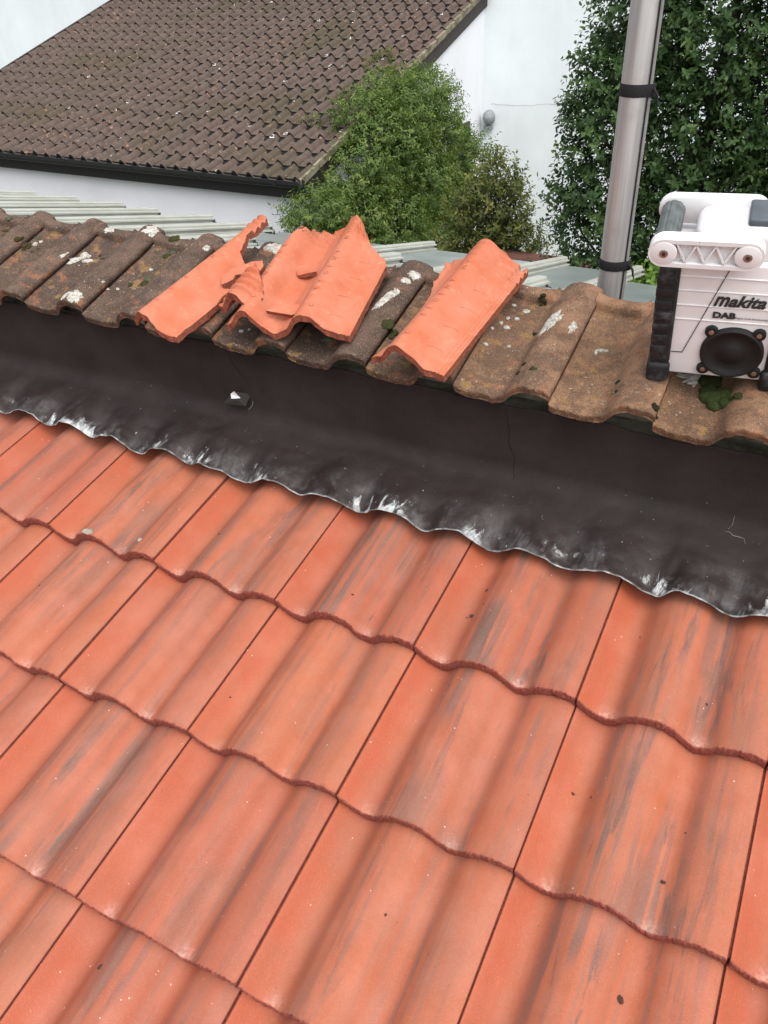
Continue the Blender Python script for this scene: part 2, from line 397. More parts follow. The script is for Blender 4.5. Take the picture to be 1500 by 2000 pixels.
for r in range(0, 6):
    for k in range(-4, 8):
        if r >= 2 and (k < -2+0*r or k > 7): continue
        o = obj('tile', tmeshes[rr.randrange(6)], roof, (k*W+rr.uniform(-.0007, .0007), -G*r+rr.uniform(-.0012, .0012), rr.uniform(-.0006, .0006)),
                (rr.uniform(-.0015, .0015), rr.uniform(-.0012, .0012), rr.uniform(-.002, .002)))
MB().box(-1.3, 2.5, -1.9, .40, -.12, -.085).build('roof_deck', M_DARK, roof)

# ------------------------------------------------------------------ wall under the old tiles
wallo = empty('parapet_wall', (0.4, .56, -3.3)); tag(wallo, 'low rendered wall carrying the old tiles, behind the dark flashing', 'wall')
MB().box(-2.2, 2.6, -.112, .10, 0, 3.56).build('wall_body', M_MORTAR, wallo)

# ------------------------------------------------------------------ flashing
def flash_surface():
    NXF = 620; x0, x1 = -1.15, 1.95
    prof = []      # (distance from free edge, kind)
    ds = list(np.concatenate([[0, .0015, .004], np.linspace(.009, .15, 26), np.linspace(.16, .235, 16), np.linspace(.25, .334, 12)]))
    vs = []; uv = []; fs = []
    def edge_y(x):
        return .258+.010*nz(x*5.1, 3.3)+.007*nz(x*13, 8.1)-.010*(x-.5)
    for i in range(NXF+1):
        x = lerp(x0, x1, i/NXF)
        ey = edge_y(x)+.0025*nz(x*45, 5)
        u = (x/W) % 1.0
        # position along the slope measured in the roof frame -> s, h
        sl0 = ey/math.cos(RP)
        span = (.425/math.cos(RP))-sl0         # apron length up to the bend
        hp = tile_h(u)
        for d in ds:
            near = math.exp(-d/.075)
            # the sheet is dressed over the tiles: follows them at the edge, loses the wave towards the bend
            follow = .78*math.exp(-(d/.075)**1.5)
            wr = .0035*nz(x*24, d*26, 1)*near+.0085*nz(x*7, d*9, 2)+.0035*abs(nz(x*15, d*19, 12))+.0018*nz(x*60, d*50, 3)*near
            pk = 0
            for px, amp in ((-.22, .018), (.385, .022), (1.275, .024), (.64, .010), (.98, .010), (-.05, .008)):
                q = (x-px-.25*d)/.012
                pk += amp*math.exp(-q*q)*math.exp(-d/.05)
            s = sl0+min(d, span)
            h = .0035+(hp+.004)*follow+(1-follow)*.012+wr-pk*.45
            lift = .006*max(0, nz(x*17, 4.4))*math.exp(-d/.012)
            h += lift
            h = max(h, (hp+.0030 if d < .10 else -1))
            r0 = .03                                    # bend radius
            if d <= span-r0:
                Y = s*math.cos(RP)-h*math.sin(RP)*1.0; Z = s*math.sin(RP)+h*math.cos(RP)
            else:
                a = min((d-(span-r0))/(2*r0*.9), 1.0)*(math.pi/2-RP)
                rb = 2*r0*.9/(math.pi/2-RP)
                sb = sl0+span-r0
                bx = sb+rb*math.sin(a); bz = h+rb*(1-math.cos(a))
                ex = max(0, d-(span-r0)-2*r0*.9)
                bx += ex*math.cos(math.pi/2-RP); bz += ex*math.sin(math.pi/2-RP)
                Y = bx*math.cos(RP)-bz*math.sin(RP); Z = bx*math.sin(RP)+bz*math.cos(RP)
                Y += .004*nz(x*4, Z*7, 6)
            vs.append((x, Y, Z)); uv.append((x, d))
    n = len(ds)
    for i in range(NXF):
        for j in range(n-1): fs.append((i*n+j, (i+1)*n+j, (i+1)*n+j+1, i*n+j+1))
    return vs, uv, fs, n
fv, fuv, ff, fn = flash_surface()
fm = mesh('flashing', fv, ff, [M_FLASH], True)
ul = fm.uv_layers.new(name='UVMap')
li = np.zeros(len(fm.loops), dtype=np.int32); fm.loops.foreach_get('vertex_index', li)
ul.data.foreach_set('uv', np.array(fuv, dtype=np.float32)[li].ravel())
flash = empty('lead_flashing', (0.4, .43, .1)); tag(flash, 'dark brown sheet flashing dressed over the orange tiles, scuffed white along its edge', 'flashing')
fo = obj('flashing_sheet', fm, flash, (-.4, -.43, -.1))
sm_ = fo.modifiers.new('thickness', 'SOLIDIFY'); sm_.thickness = .0018; sm_.offset = 1
FV = np.array(fv).reshape(-1, fn, 3)
def flash_pt(x, d):
    i = int(round((x+1.15)/3.1*620)); i = max(0, min(620, i))
    ds = np.array([q[1] for q in fuv[:fn]]); k = int(np.argmin(abs(ds-d))); return Vector(FV[i, k]), i, k
def flash_line(name, pts, width, m, lift=.0026):
    mb = MB(); P = []
    for (x, d) in pts:
        p, i, k = flash_pt(x, d)
        a = Vector(FV[min(i+1, 620), k])-Vector(FV[i-1, k]); b = Vector(FV[i, min(k+1, fn-1)])-Vector(FV[i, max(k-1, 0)])
        n = a.cross(b).normalized()
        P.append((p+n*lift, a.normalized(), n))
    for q in range(len(P)):
        pass
    vs = []
    for q, (p, a, n) in enumerate(P):
        wq = width*(.35+.65*math.sin(math.pi*(q+.5)/len(P)))
        t = (P[min(q+1, len(P)-1)][0]-P[max(q-1, 0)][0]).normalized(); sdv = t.cross(n).normalized()
        vs += [p-sdv*wq, p+n*.0004, p+sdv*wq]
    fs = []
    for q in range(len(P)-1): fs += [(q*3, q*3+1, q*3+4, q*3+3), (q*3+1, q*3+2, q*3+5, q*3+4)]
    mb.add(vs, fs)
    return mb.build(name, m, flash, loc=(-.4, -.43, -.1))
M_DARKMETAL = plain('dark_coated_metal', (.03, .026, .026), .4)
M_SCR = plain('bare_metal_scratch', (.42, .44, .46), .4, metal=.6)
def polyline(a, b, n, wob, sd):
    return [(lerp(a[0], b[0], t)+wob*nz(t*5, sd), lerp(a[1], b[1], t)+wob*nz(t*5, sd+9)) for t in np.linspace(0, 1, n)]

# ------------------------------------------------------------------ old tile coping
OP = R(15.3); OX, OY, OZ = -.333, .36, .357; OW = .191; OL = .345
ox_ = [0, .006, .018, .04, .07, .093, .101, .108, .118, .132, .148, .162, .176, .187, .191]
oh_ = [-20, -24, -28.5, -31.5, -32, -30, -26, -17, -4, 5, 9, 8, 4, -1, -4]
OXs, OHs = smooth_profile(ox_, oh_, 300, 6)
def old_h(x, y=0):
    x = x % OW
    h = float(np.interp(x, OXs, OHs))*.001
    if y > .298:
        k = min(1, (y-.298)/.008)
        if x > .105: h -= .005*k
        else:
            if y < .328: h += .020*min(1, (y-.298)/.004)*min(1, (.105-x)/.012)
            else: h += .020*max(0, 1-(y-.328)/.014)
    return h
def old_tile_mesh(seed):
    NX = 44; ys = [0, .0012, .004, .009, .016]+list(np.linspace(.026, .290, 20))+[.297, .299, .301, .305, .312, .32, .327, .331, .336, .341, .345]
    vs = []; fs = []; mi = []; s0 = seed*9.1; w1 = NX+1; TH = .0155
    for j, y in enumerate(ys):
        for i in range(w1):
            x = i/NX*(OW+.001)
            xx = min(x, OW-1e-4)
            z = old_h(xx, y)
            e = math.exp(-y/.006)
            z += .0012*nz(x*40+s0, y*40, 1)+.0009*nz(x*120+s0, y*120, 2)+.0016*nz(x*12+s0, y*9, 3)-e*.0022*abs(nz(x*60, s0, 4))
            yy = y+e*(.0050*nz(x*40+s0, seed, 5)+.0030*nz(x*150, s0, 6))
            if j == 0: z -= .0022
            vs.append((x, yy, z))
    for j in range(len(ys)-1):
        for i in range(NX): fs.append((j*w1+i, j*w1+i+1, (j+1)*w1+i+1, (j+1)*w1+i)); mi.append(0)
    b = len(vs); NZ = 3
    for k in range(1, NZ+1):
        for i in range(w1):
            x, y, z = vs[i]; t = k/NZ
            vs.append((x, y+.0025*t+.0016*nz(x*150, k*3+s0, 7), z-TH*t*(1+.15*nz(x*50, s0, 8))))
    pv = lambda k, i: i if k == 0 else b+(k-1)*w1+i
    for k in range(NZ):
        for i in range(NX): fs.append((pv(k+1, i), pv(k+1, i+1), pv(k, i+1), pv(k, i))); mi.append(0)
    # underside and right hand edge, rear edge
    b2 = len(vs)
    for j, y in enumerate(ys):
        for i in range(w1):
            x, yy, z = vs[j*w1+i]; vs.append((x, max(yy, .0025), z-TH))
    for j in range(len(ys)-1):
        for i in range(NX): fs.append((b2+j*w1+i, b2+(j+1)*w1+i, b2+(j+1)*w1+i+1, b2+j*w1+i+1)); mi.append(0)
        fs.append((j*w1+NX, b2+j*w1+NX, b2+(j+1)*w1+NX, (j+1)*w1+NX)); mi.append(0)
    J = len(ys)-1
    for i in range(NX): fs.append((J*w1+i, J*w1+i+1, b2+J*w1+i+1, b2+J*w1+i)); mi.append(0)
    return mesh('tile', vs, fs, [M_OLD], True, mi)
cop = empty('old_tile_coping', (OX, OY, OZ), (OP, 0, 0)); tag(cop, 'row of weathered old roof tiles with moss and lichen capping the wall', 'tile coping')
om = [old_tile_mesh(i) for i in range(4)]
for k in range(-6, 11):
    o = obj('old_tile', om[rr.randrange(4)], cop, (k*OW, rr.uniform(-.003, .003), rr.uniform(-.001, .001)), (0, rr.uniform(-.006, .006), rr.uniform(-.004, .004)))
    t = min(1, max(0, (k-4.2)/2.6))
    c0 = np.array((.115, .078, .060)); c1 = np.array((.30, .172, .102))
    c = (c0*(1-t)+c1*t)*rr.uniform(.9, 1.1)
    if k >= 8: c = c*.75
    o.color = (*c, 1)
# bedding under the tiles, dark
MB().box(-1.2, 2.3, .075, .33, -.09, -.052).build('bedding_mortar', M_MORTAR, cop)
def moss(x, y, r, col, flat=.6):
    bm = bmesh.new(); s0 = x*31+y*17; g = random.Random(int(s0*1000)); n = 5 if r < .008 else (9 if r < .016 else 16)
    for k in range(n):
        q = g.uniform(0, 6.28); d = r*math.sqrt(g.random())*.8 if k else 0; rr3 = r*(g.uniform(.32, .62) if k else .7)
        px, py = d*math.cos(q), d*math.sin(q)
        m4 = Matrix.Translation((px, py, old_h(x+px, max(.001, y+py))-old_h(x, y)+rr3*flat*.3)) @ Matrix.Diagonal((1, 1, flat, 1))
        res = bmesh.ops.create_icosphere(bm, subdivisions=3, radius=rr3)
        for v in res['verts']:
            c = v.co/rr3; v.co *= 1+.14*nz(c.x*2+s0+k, c.y*2, c.z*2)+.10*nz(c.x*7+s0+k, c.y*7, c.z*7); v.co = m4 @ v.co
    me = bpy.data.meshes.new('moss_cushion'); bm.to_mesh(me); bm.free(); me.materials.append(M_MOSS)
    me.polygons.foreach_set('use_smooth', [True]*len(me.polygons))
    o = obj('moss_cushion', me, cop, (x, y, old_h(x, y))); o.color = (*col, 1); return o
MG = (.060, .064, .026); MGR = (.115, .125, .085); MBR = (.075, .060, .026)
for x, y, px, c in [(-.190,.212,14,MBR),(-.183,.256,7.5,MGR),(-.153,.221,6,MG),(-.16,.205,6,MG),(-.331,.309,10,MGR),(-.31,.259,8,MG),(-.33,.28,7,MBR),
                    (.258,.176,9,MGR),(.26,.155,10,MG),(.244,.318,12,MG),(.243,.272,10,MG),(.25,.295,8,MGR),(.209,.279,5,MGR),(.227,.14,6,MBR),(.823,.076,12,MGR),
                    (.955,.118,15,MG),(1.225,.300,8,(.03,.03,.012)),(1.615,.10,27,(.045,.062,.02)),(1.60,.15,18,(.04,.045,.018)),(1.65,.085,10,(.045,.055,.02)),(1.29,.052,6,MG),(1.262,.05,5,(.03,.03,.014)),(1.266,.075,5,(.03,.03,.014)),
                    (1.526,.020,8,(.03,.027,.017)),(1.448,.055,5,(.04,.04,.02)),(1.44,.09,5,(.04,.04,.02)),(1.245,.195,6,(.035,.03,.018)),(.052,.235,5,MG),(.07,.222,6,MBR),(1.08,.16,8,(.035,.03,.02)),(1.1,.10,9,(.03,.027,.018))]:
    moss(x, y, px*.00125*.9, c)
def lichen(x, y, rx, ry, rot=0, sd=0, h=.0016):
    vs = [(0, 0)]; NR, NA = 5, 72
    for a in range(1, NR+1):
        for k in range(NA):
            q = 2*math.pi*k/NA; f = a/NR
            rad = f*(1+.38*nz(math.cos(q)*2+sd, math.sin(q)*2, sd)+.55*nz(math.cos(q)*7+sd, math.sin(q)*7, sd)*f)
            vs.append((rad*rx*math.cos(q)*1.0, rad*ry*math.sin(q)))
    c, s = math.cos(rot), math.sin(rot); P = []
    for i, (a, b) in enumerate(vs):
        X = x+a*c-b*s; Y = max(.002, y+a*s+b*c)
        ring = 0 if i == 0 else (i-1)//NA+1
        P.append((X, Y, old_h(X, Y)+.0015+(h*(.5+.8*abs(nz(X*160, Y*160, sd))) if ring < NR else -.003)))
    fs = [(0, 1+k, 1+(k+1) % NA) for k in range(NA)]
    for a in range(NR-1):
        for k in range(NA): fs.append((1+a*NA+k, 1+(a+1)*NA+k, 1+(a+1)*NA+(k+1) % NA, 1+a*NA+(k+1) % NA))
    return obj('lichen_patch', mesh('lichen_patch', P, fs, [M_LICH], True), cop)
for i, (x, y, rx, ry, ro) in enumerate([(.165,.024,.018,.024,.3),(.140,.020,.008,.014,0),(.168,.325,.020,.020,0),(.182,.312,.009,.012,.5),(.03,.318,.016,.012,0),(.006,.19,.008,.030,-.5),(.014,.222,.009,.011,0),(.036,.205,.014,.008,.6),(.028,.222,.006,.006,0),
        (.375,.285,.008,.011,0),(.914,.186,.012,.040,-.2),(.926,.215,.010,.016,0),(.938,.290,.016,.018,0),(.930,.262,.013,.010,0),(1.274,.205,.018,.038,-.15),(1.322,.197,.007,.017,0),(1.385,.184,.012,.004,.3),(1.376,.176,.003,.008,0),(1.571,.150,.030,.020,.2),(1.60,.165,.012,.010,0),
        (1.18,.207,.007,.006,0),(1.172,.235,.004,.006,0),(1.19,.24,.005,.004,0),(1.165,.215,.004,.005,.4),(1.155,.19,.004,.004,0),(1.145,.245,.005,.009,0),(1.2,.27,.008,.006,0),(1.16,.14,.005,.004,0),(1.205,.15,.004,.004,0),(1.17,.28,.005,.004,0),(.555,.325,.020,.018,0),(.535,.318,.011,.015,.4),(.57,.342,.010,.01,0),(-.175,.235,.006,.008,0),(-.168,.25,.005,.005,0),(.24,.21,.005,.005,0),(.19,.10,.005,.004,0),(.21,.115,.004,.004,0),(.615,.05,.006,.005,0),(.63,.06,.004,.004,0),(.79,.155,.008,.012,0)]):
    lichen(x, y, rx, ry, ro, i*3.7)

# flashing tears and scratches
tear, ti, tk = flash_pt(.262, .232)
flap = MB()
p0 = tear+Vector((0, -.006, 0))
flap.add([p0+1.7*Vector(q) for q in ((-.020, .004, -.004), (.010, .006, -.002), (.012, -.012, -.012), (-.024, -.014, -.014), (-.006, -.010, .006), (.002, -.013, -.004))],
         [(0, 4, 3), (3, 4, 5), (4, 1, 5), (5, 1, 2), (0, 1, 4), (3, 5, 2)])
gl = MB().add([p0+1.7*Vector(q) for q in ((-.010, -.0125, .003), (-.004, -.0120, .0075), (.006, -.0125, -.0005), (-.008, -.0150, -.003))], [(0, 3, 2, 1)]).build('bare_metal_glint', plain('bright_bare_metal', (.75, .77, .8), .3, metal=.4), flash, loc=(-.4, -.43, -.1))
o = flap.build('torn_flap', M_DARKMETAL, flash, loc=(-.4, -.43, -.1)); o['label'] = 'torn flap of dark metal'
for nm, a, b, n, wdt, mm, wob, sd in [('split', (.200, .36), (.272, .262), 12, .0011, M_DARK, .008, 3), ('split', (.905, .33), (.935, .16), 14, .0008, M_DARK, .008, 11), ('split', (.318, .255), (.313, .228), 5, .0009, M_DARK, .002, 5),
                                 ('scratch', (1.350, .165), (1.392, .155), 6, .0005, M_SCR, .0006, 21), ('scratch', (1.362, .20), (1.355, .17), 4, .0004, M_SCR, .0006, 25), ('scratch', (1.425, .24), (1.418, .19), 6, .0004, M_SCR, .0006, 27), ('scratch', (.262, .215), (.238, .19), 5, .0008, M_SCR, .002, 31), ('scratch', (.287, .215), (.27, .188), 5, .0008, M_SCR, .002, 33), ('scratch', (1.02, .10), (1.024, .09), 3, .0004, M_SCR, .0005, 35)]:
    flash_line(nm, polyline(a, b, n, wob, sd), wdt, mm)

# ------------------------------------------------------------------ broken roof tiles
bs_ = [-.01, 0, .02, .04, .055, .07, .09, .12, .15, .165, .178, .19, .203, .218, .235, .255, .272, .285, .30]
bh_ = [0, 0, 12, 40, 48, 42, 12, -5, 10, 34, 46, 50, 46, 33, 17, 6, 2, 1.5, 1.5]
BXs, BHs = smooth_profile(bs_, bh_, 300, 9)
def bh(s, t, rib=None, lines=True):
    z = float(np.interp(s, BXs, BHs))*.001
    if rib is not None and t > rib: z += .0060*math.sin((t-rib)*2*math.pi/.019)*min(1, (t-rib)/.008)
    if lines and s > .255: z += .0011*math.cos((s-.266)*2*math.pi/.008)*(1 if s < .282 else 0)
    return z
def pw(pts):
    xs, ys = zip(*pts); return lambda q: float(np.interp(q, xs, ys))
def facet(q, cell, sd):
    k = math.floor(q/cell); f = q/cell-k
    h = lambda n: (math.sin(n*127.1+sd*311.7)*43758.5453) % 1*2-1
    return lerp(h(k), h(k+1), f)
def piece(name, sL, sR, tB, tT, NX, NY, seed, rib=None, thick=.0155, jag=1.0, curl=0, jr=1.0):
    """sL,sR functions of t; tB,tT functions of s"""
    s0 = seed*5.3; grid = []
    for j in range(NY+1):
        for i in range(NX+1):
            a, b = i/NX, j/NY
            t = lerp(tB(lerp(sL(0), sR(0), a)), tT(lerp(sL(.3), sR(.3), a)), b)
            for _ in range(3):
                s = lerp(sL(t), sR(t), a); t = lerp(tB(s), tT(s), b)
            ea = math.exp(-a*NX/1.2); eb = math.exp(-(1-a)*NX/1.2); ec = math.exp(-b*NY/1.2); ed = math.exp(-(1-b)*NY/1.2)
            s += jag*(ea+eb*jr)*(.0042*facet(t, .017, s0)+.0016*facet(t, .006, s0+3))
            t += jag*(ec+ed)*(.0042*facet(s, .019, s0+5)+.0016*facet(s, .007, s0+8))
            grid.append((s, t))
    top = [(s, t, bh(s, t, rib)+.0006*nz(s*70, t*70, s0)+curl*t*t) for s, t in grid]
    bot = [(s+.002*nz(s*90, t*90, 8), t+.002*nz(s*90, t*90, 9), float(np.interp(s, BXs, BHs))*.001-thick+curl*t*t) for s, t in grid]
    n = len(top); w1 = NX+1; fs = []; mi = []
    for j in range(NY):
        for i in range(NX):
            q = (j*w1+i, j*w1+i+1, (j+1)*w1+i+1, (j+1)*w1+i); fs.append(q); mi.append(0)
            fs.append(tuple(k+n for k in q[::-1])); mi.append(0)
    bd = [i for i in range(w1)]+[j*w1+NX for j in range(1, NY+1)]+[NY*w1+i for i in range(NX-1, -1, -1)]+[j*w1 for j in range(NY-1, 0, -1)]
    for a, b in zip(bd, bd[1:]+bd[:1]): fs.append((a, a+n, b+n, b)); mi.append(1)
    me = mesh(name, top+bot, fs, [M_BROKEN, M_FRACT], False, mi)
    me.polygons.foreach_set('use_smooth', [k == 0 for k in mi]); return me
def slope_frame(X, Y, off, yaw, dp=0, droll=0):
    """frame lying on the old tiles: yaw turns its long axis towards +X"""
    zc = OZ+(Y-OY)*math.tan(OP)
    m = Matrix.Translation((X, Y, zc+off/math.cos(OP))) @ Matrix.Rotation(OP, 4, 'X') @ Matrix.Rotation(-R(yaw), 4, 'Z') @ Matrix.Rotation(R(dp), 4, 'X') @ Matrix.Rotation(R(droll), 4, 'Y')
    return m
def put(name, parts_mesh, mat4, label):
    e = empty(name); e.matrix_world = mat4; tag(e, label, 'broken tile', 'broken clay tile pieces on the old tiles')
    o = obj('tile_body', parts_mesh, e); return e
def text_mesh(body, size, ext, shear=0, bold=0):
    cu = bpy.data.curves.new('t', 'FONT'); cu.body = body; cu.size = size; cu.extrude = ext; cu.shear = shear; cu.offset = bold; cu.resolution_u = 3
    o = bpy.data.objects.new('t', cu); COL.objects.link(o); bpy.context.view_layer.update()
    me = bpy.data.meshes.new_from_object(o.evaluated_get(bpy.context.evaluated_depsgraph_get())); bpy.data.objects.remove(o); return me
def emboss(e, body, s_line, t0, t1, size, mat):
    """raised letters walking up the crest of a tile"""
    n = len(body)
    for i, ch in enumerate(body):
        if ch == ' ': continue
        t = lerp(t0, t1, i/(n-1)); me = text_mesh(ch, size*.8, .0005); me.materials.append(mat)
        s = s_line; sl = math.atan2(bh(s+.006, 0)-bh(s-.006, 0), .012)
        o = obj('raised_letter', me, e); o.matrix_local = Matrix.Translation((s, t, bh(s, t)+.0006)) @ Matrix.Rotation(-sl, 4, 'Y') @ Matrix.Rotation(R(90), 4, 'Z')
def knobs(e, spots, mat):
    for s, t in spots:
        bm = bmesh.new(); bmesh.ops.create_icosphere(bm, subdivisions=2, radius=.0055); bmesh.ops.scale(bm, vec=(1, 1, .5), verts=bm.verts)
        me = bpy.data.meshes.new('moulded_knob'); bm.to_mesh(me); bm.free(); me.materials.append(mat); me.polygons.foreach_set('use_smooth', [True]*len(me.polygons))
        obj('moulded_knob', me, e, (s, t, bh(s, t)))
def arcs(e, s, ts, mat):
    for t in ts:
        mb = MB(); P = []
        for q in np.linspace(-1, 1, 9):
            ss = s+q*.014; tt = t+.006*q-.006*q*q; P.append((ss, tt, bh(ss, tt)+.0002))
        mb.tube(P, [.0002]+[.0007]*7+[.0002], 5); mb.build('moulded_arc', mat, e, smooth=True)
BROKEN = []
# middle, nearly whole tile
m2 = piece('tile_body', pw([(0, .002), (.05, .004), (.12, .016), (.20, .026), (.30, .050), (.40, .11)]), pw([(0, .285), (.25, .285), (.30, .262), (.33, .235), (.40, .2)]),
           pw([(0, .006), (.06, .0), (.2, .0), (.27, .004), (.29, .0)]), pw([(0, .22), (.03, .27), (.06, .315), (.09, .355), (.12, .385), (.15, .392), (.172, .378), (.186, .366), (.200, .358), (.210, .338), (.24, .30), (.285, .265)]), 84, 66, 2, rib=.300, jr=.12)
e2 = put('broken_tile', m2, slope_frame(.300, .338, .030, -8, 0, 0), 'widest broken orange tile piece with two rolls, in the middle of the heap')
emboss(e2, 'REGENT MK', .196, .085, .30, .019, M_BROKEN); emboss(e2, 'NT MK', .058, .13, .24, .017, M_BROKEN)
knobs(e2, [(.198, .035), (.058, .055)], M_BROKEN); arcs(e2, .242, (.05, .115, .18, .24), M_BROKEN)
# right hand piece
m3 = piece('tile_body', pw([(0, .118), (.04, .138), (.09, .150), (.20, .138), (.235, .128), (.245, .120), (.30, .112), (.40, .10)]), pw([(0, .285), (.5, .285)]),
           pw([(.1, .012), (.14, .004), (.2, 0), (.27, .006), (.29, .0)]), pw([(.08, .325), (.12, .355), (.155, .366), (.175, .378), (.2, .380), (.225, .384), (.245, .386), (.262, .380), (.268, .362), (.29, .368)]), 64, 64, 3, rib=.310, jr=.12)
e3 = put('broken_tile', m3, slope_frame(.530, .343, .028, 6, 0, 0), 'right-hand broken orange tile piece, standing apart beside the mossy old roll')
emboss(e3, 'REGENT MK', .196, .10, .29, .019, M_BROKEN); knobs(e3, [(.190, .045)], M_BROKEN); arcs(e3, .240, (.06, .125, .19, .25), M_BROKEN)
# left, narrow piece
m1 = piece('tile_body', pw([(0, .150), (.03, .166), (.30, .168), (.42, .172)]), pw([(0, .268), (.05, .272), (.15, .268), (.22, .262), (.27, .250), (.285, .222), (.32, .205), (.42, .200)]),
           pw([(.14, .004), (.2, 0), (.24, .003), (.27, .012)]), pw([(.14, .39), (.18, .415), (.19, .415), (.21, .395), (.28, .38)]), 50, 64, 4, rib=.345)
e1 = put('broken_tile', m1, slope_frame(-.058, .320, .026, 10, 0, 0), 'long narrow broken orange tile piece at the left of the heap')
emboss(e1, 'REG NT', .196, .05, .27, .017, M_BROKEN)
# fragments lying on the larger pieces
fA = piece('tile_body', pw([(0, .128), (.05, .135), (.1, .160)]), pw([(0, .240), (.04, .236), (.1, .215)]), pw([(.13, .012), (.15, .0), (.17, .006), (.2, .0), (.25, -.012)]), pw([(.13, .05), (.16, .075), (.19, .105), (.22, .070), (.25, .020)]), 36, 30, 6, rib=.006, thick=.019)
eA = put('tile_fragment', fA, slope_frame(.130, .372, .038, 0, 3, -2), 'ribbed broken chunk resting on the left side of the widest tile piece')
def shard(pts, th):
    n = len(pts); vs = [(x, y, th+.001*nz(x*90, y*90)) for x, y in pts]+[(x*.96, y*.96, 0) for x, y in pts]
    fs = [tuple(range(n)), tuple(range(2*n-1, n-1, -1))]+[(i, i+n, (i+1) % n+n, (i+1) % n) for i in range(n)]
    return mesh('tile_body', vs, fs, [M_BROKEN, M_FRACT], False, [0, 0]+[1]*n)
eC = put('tile_fragment', shard([(-.030, .014), (-.026, -.004), (-.014, -.022), (-.004, -.020), (.010, -.014), (.028, -.010), (.012, .004), (-.010, .016)], .009), slope_frame(.388, .545, .037, -8, 3, -5), 'small triangular shard lying in the pan of the widest tile piece')
eB = put('tile_fragment', shard([(-.046, .004), (-.036, -.012), (-.026, -.024), (-.016, -.017), (-.008, -.004), (-.010, .010), (.004, .015), (.024, .013), (.046, .022), (.044, .050), (.030, .066), (.004, .058), (-.014, .040), (-.034, .026)], .021), slope_frame(.250, .476, .030, 4, 7, -4), 'jagged dark-edged shard leaning on the narrow left tile piece')
eD = put('tile_fragment', shard([(-.035, -.022), (-.01, -.014), (.018, -.004), (.036, .018), (.022, .026), (-.004, .014), (-.022, -.004)], .012), slope_frame(.420, .398, .042, 8, 14, 18), 'shard wedged at the lower lip of the widest tile piece')

# ------------------------------------------------------------------ job-site radio
M_RW = Mat('white_abs_plastic', .45, spec=.45); _m = M_RW; _v = _m.coord('Object')
_b = _m.mix(_m.ramp(_m.noise(_v, 18, 5), (.4, 0), (.75, .35)), (.74, .73, .74), (.55, .52, .52))
_b = _m.mix(_m.math('MULTIPLY', _m.ramp(_m.noise(_v, 110, 3), (.70, 0), (.75, .7)), _m.ramp(_m.noise(_v, 20, 2), (.5, 0), (.6, 1))), _b, (.2, .17, .16))
_m.base(_b).bump(_m.noise(_v, 600, 2), .08, .0005); M_RW = _m.m
_m = Mat('scuffed_black_rubber', .6, spec=.3); _v = _m.coord('Object')
_b = _m.mix(_m.ramp(_m.noise(_v, 40, 5, .7), (.5, 0), (.75, .8)), (.014, .014, .016), (.10, .10, .11))
_m.base(_b).bump(_m.noise(_v, 300, 3), .2, .001); M_RUB = _m.m
M_RGREY = plain('grey_soft_grip', (.10, .112, .112), .55, var=.2, scale=60)
M_PAD = plain('slate_grey_plastic', (.085, .10, .115), .5)
M_PRINT = plain('dark_grey_print', (.035, .033, .035), .6)
M_STEEL = plain('screw_steel', (.45, .42, .4), .35, metal=1)
M_CONE = plain('speaker_mesh_black', (.012, .011, .012), .55, bump=.5, scale=700)
def rmat():
    a = Vector((1.161, .443, .389)); yw = R(6.5)
    vo = Vector((0, math.cos(OP), math.sin(OP))); up = Vector((0, -math.sin(OP), math.cos(OP))); xx = Vector((1, 0, 0))
    r = xx*math.cos(yw)+vo*math.sin(yw); d = -xx*math.sin(yw)+vo*math.cos(yw)
    m = Matrix((r, d, up)).transposed().to_4x4(); m.translation = a-up*.002; return m
radio = empty('jobsite_radio'); radio.matrix_world = rmat()
tag(radio, 'white job-site radio with black corner guards and round speaker, standing on the old tiles', 'radio')
WX0, WX1, WZ0, WZ1 = .030, .186, .014, .238
MB().box(WX0-.012, WX1+.012, .0, .125, WZ0, WZ1).build('housing', M_RW, radio, True, .004, 3)
MB().box(.045, .182, .010, .090, WZ1-.01, .293).build('top_cover', M_RW, radio, True, .020, 5)
def rrect(x0, x1, z0, z1, r, n=6):
    P = []
    for cx, cz, a0 in ((x1-r, z1-r, 0), (x0+r, z1-r, 90), (x0+r, z0+r, 180), (x1-r, z0+r, 270)):
        for k in range(n+1):
            q = R(a0+90*k/n); P.append((cx+r*math.cos(q), cz+r*math.sin(q)))
    return P
for side, (c0, c1) in enumerate(((0, .033), (.187, .220))):
    g = MB(); g.box(c0, c1, -.008, .133, .036, .232)
    col_ = g.build('corner_guard', M_RUB, radio, True, .007, 3)
    rb = MB()
    for k in range(7):
        z = .062+k*.023
        rb.box(c0-.0015 if side == 0 else c0+.006, c1-.007 if side == 0 else c1+.0015, -.0105, .04, z, z+.015)
    rb.build('guard_ribs', M_RUB, col_, True, .0018, 2)
    MB().box(c0-.004, c1+.002, -.014, .137, 0, .040).build('foot', M_RUB, radio, True, .008, 3)
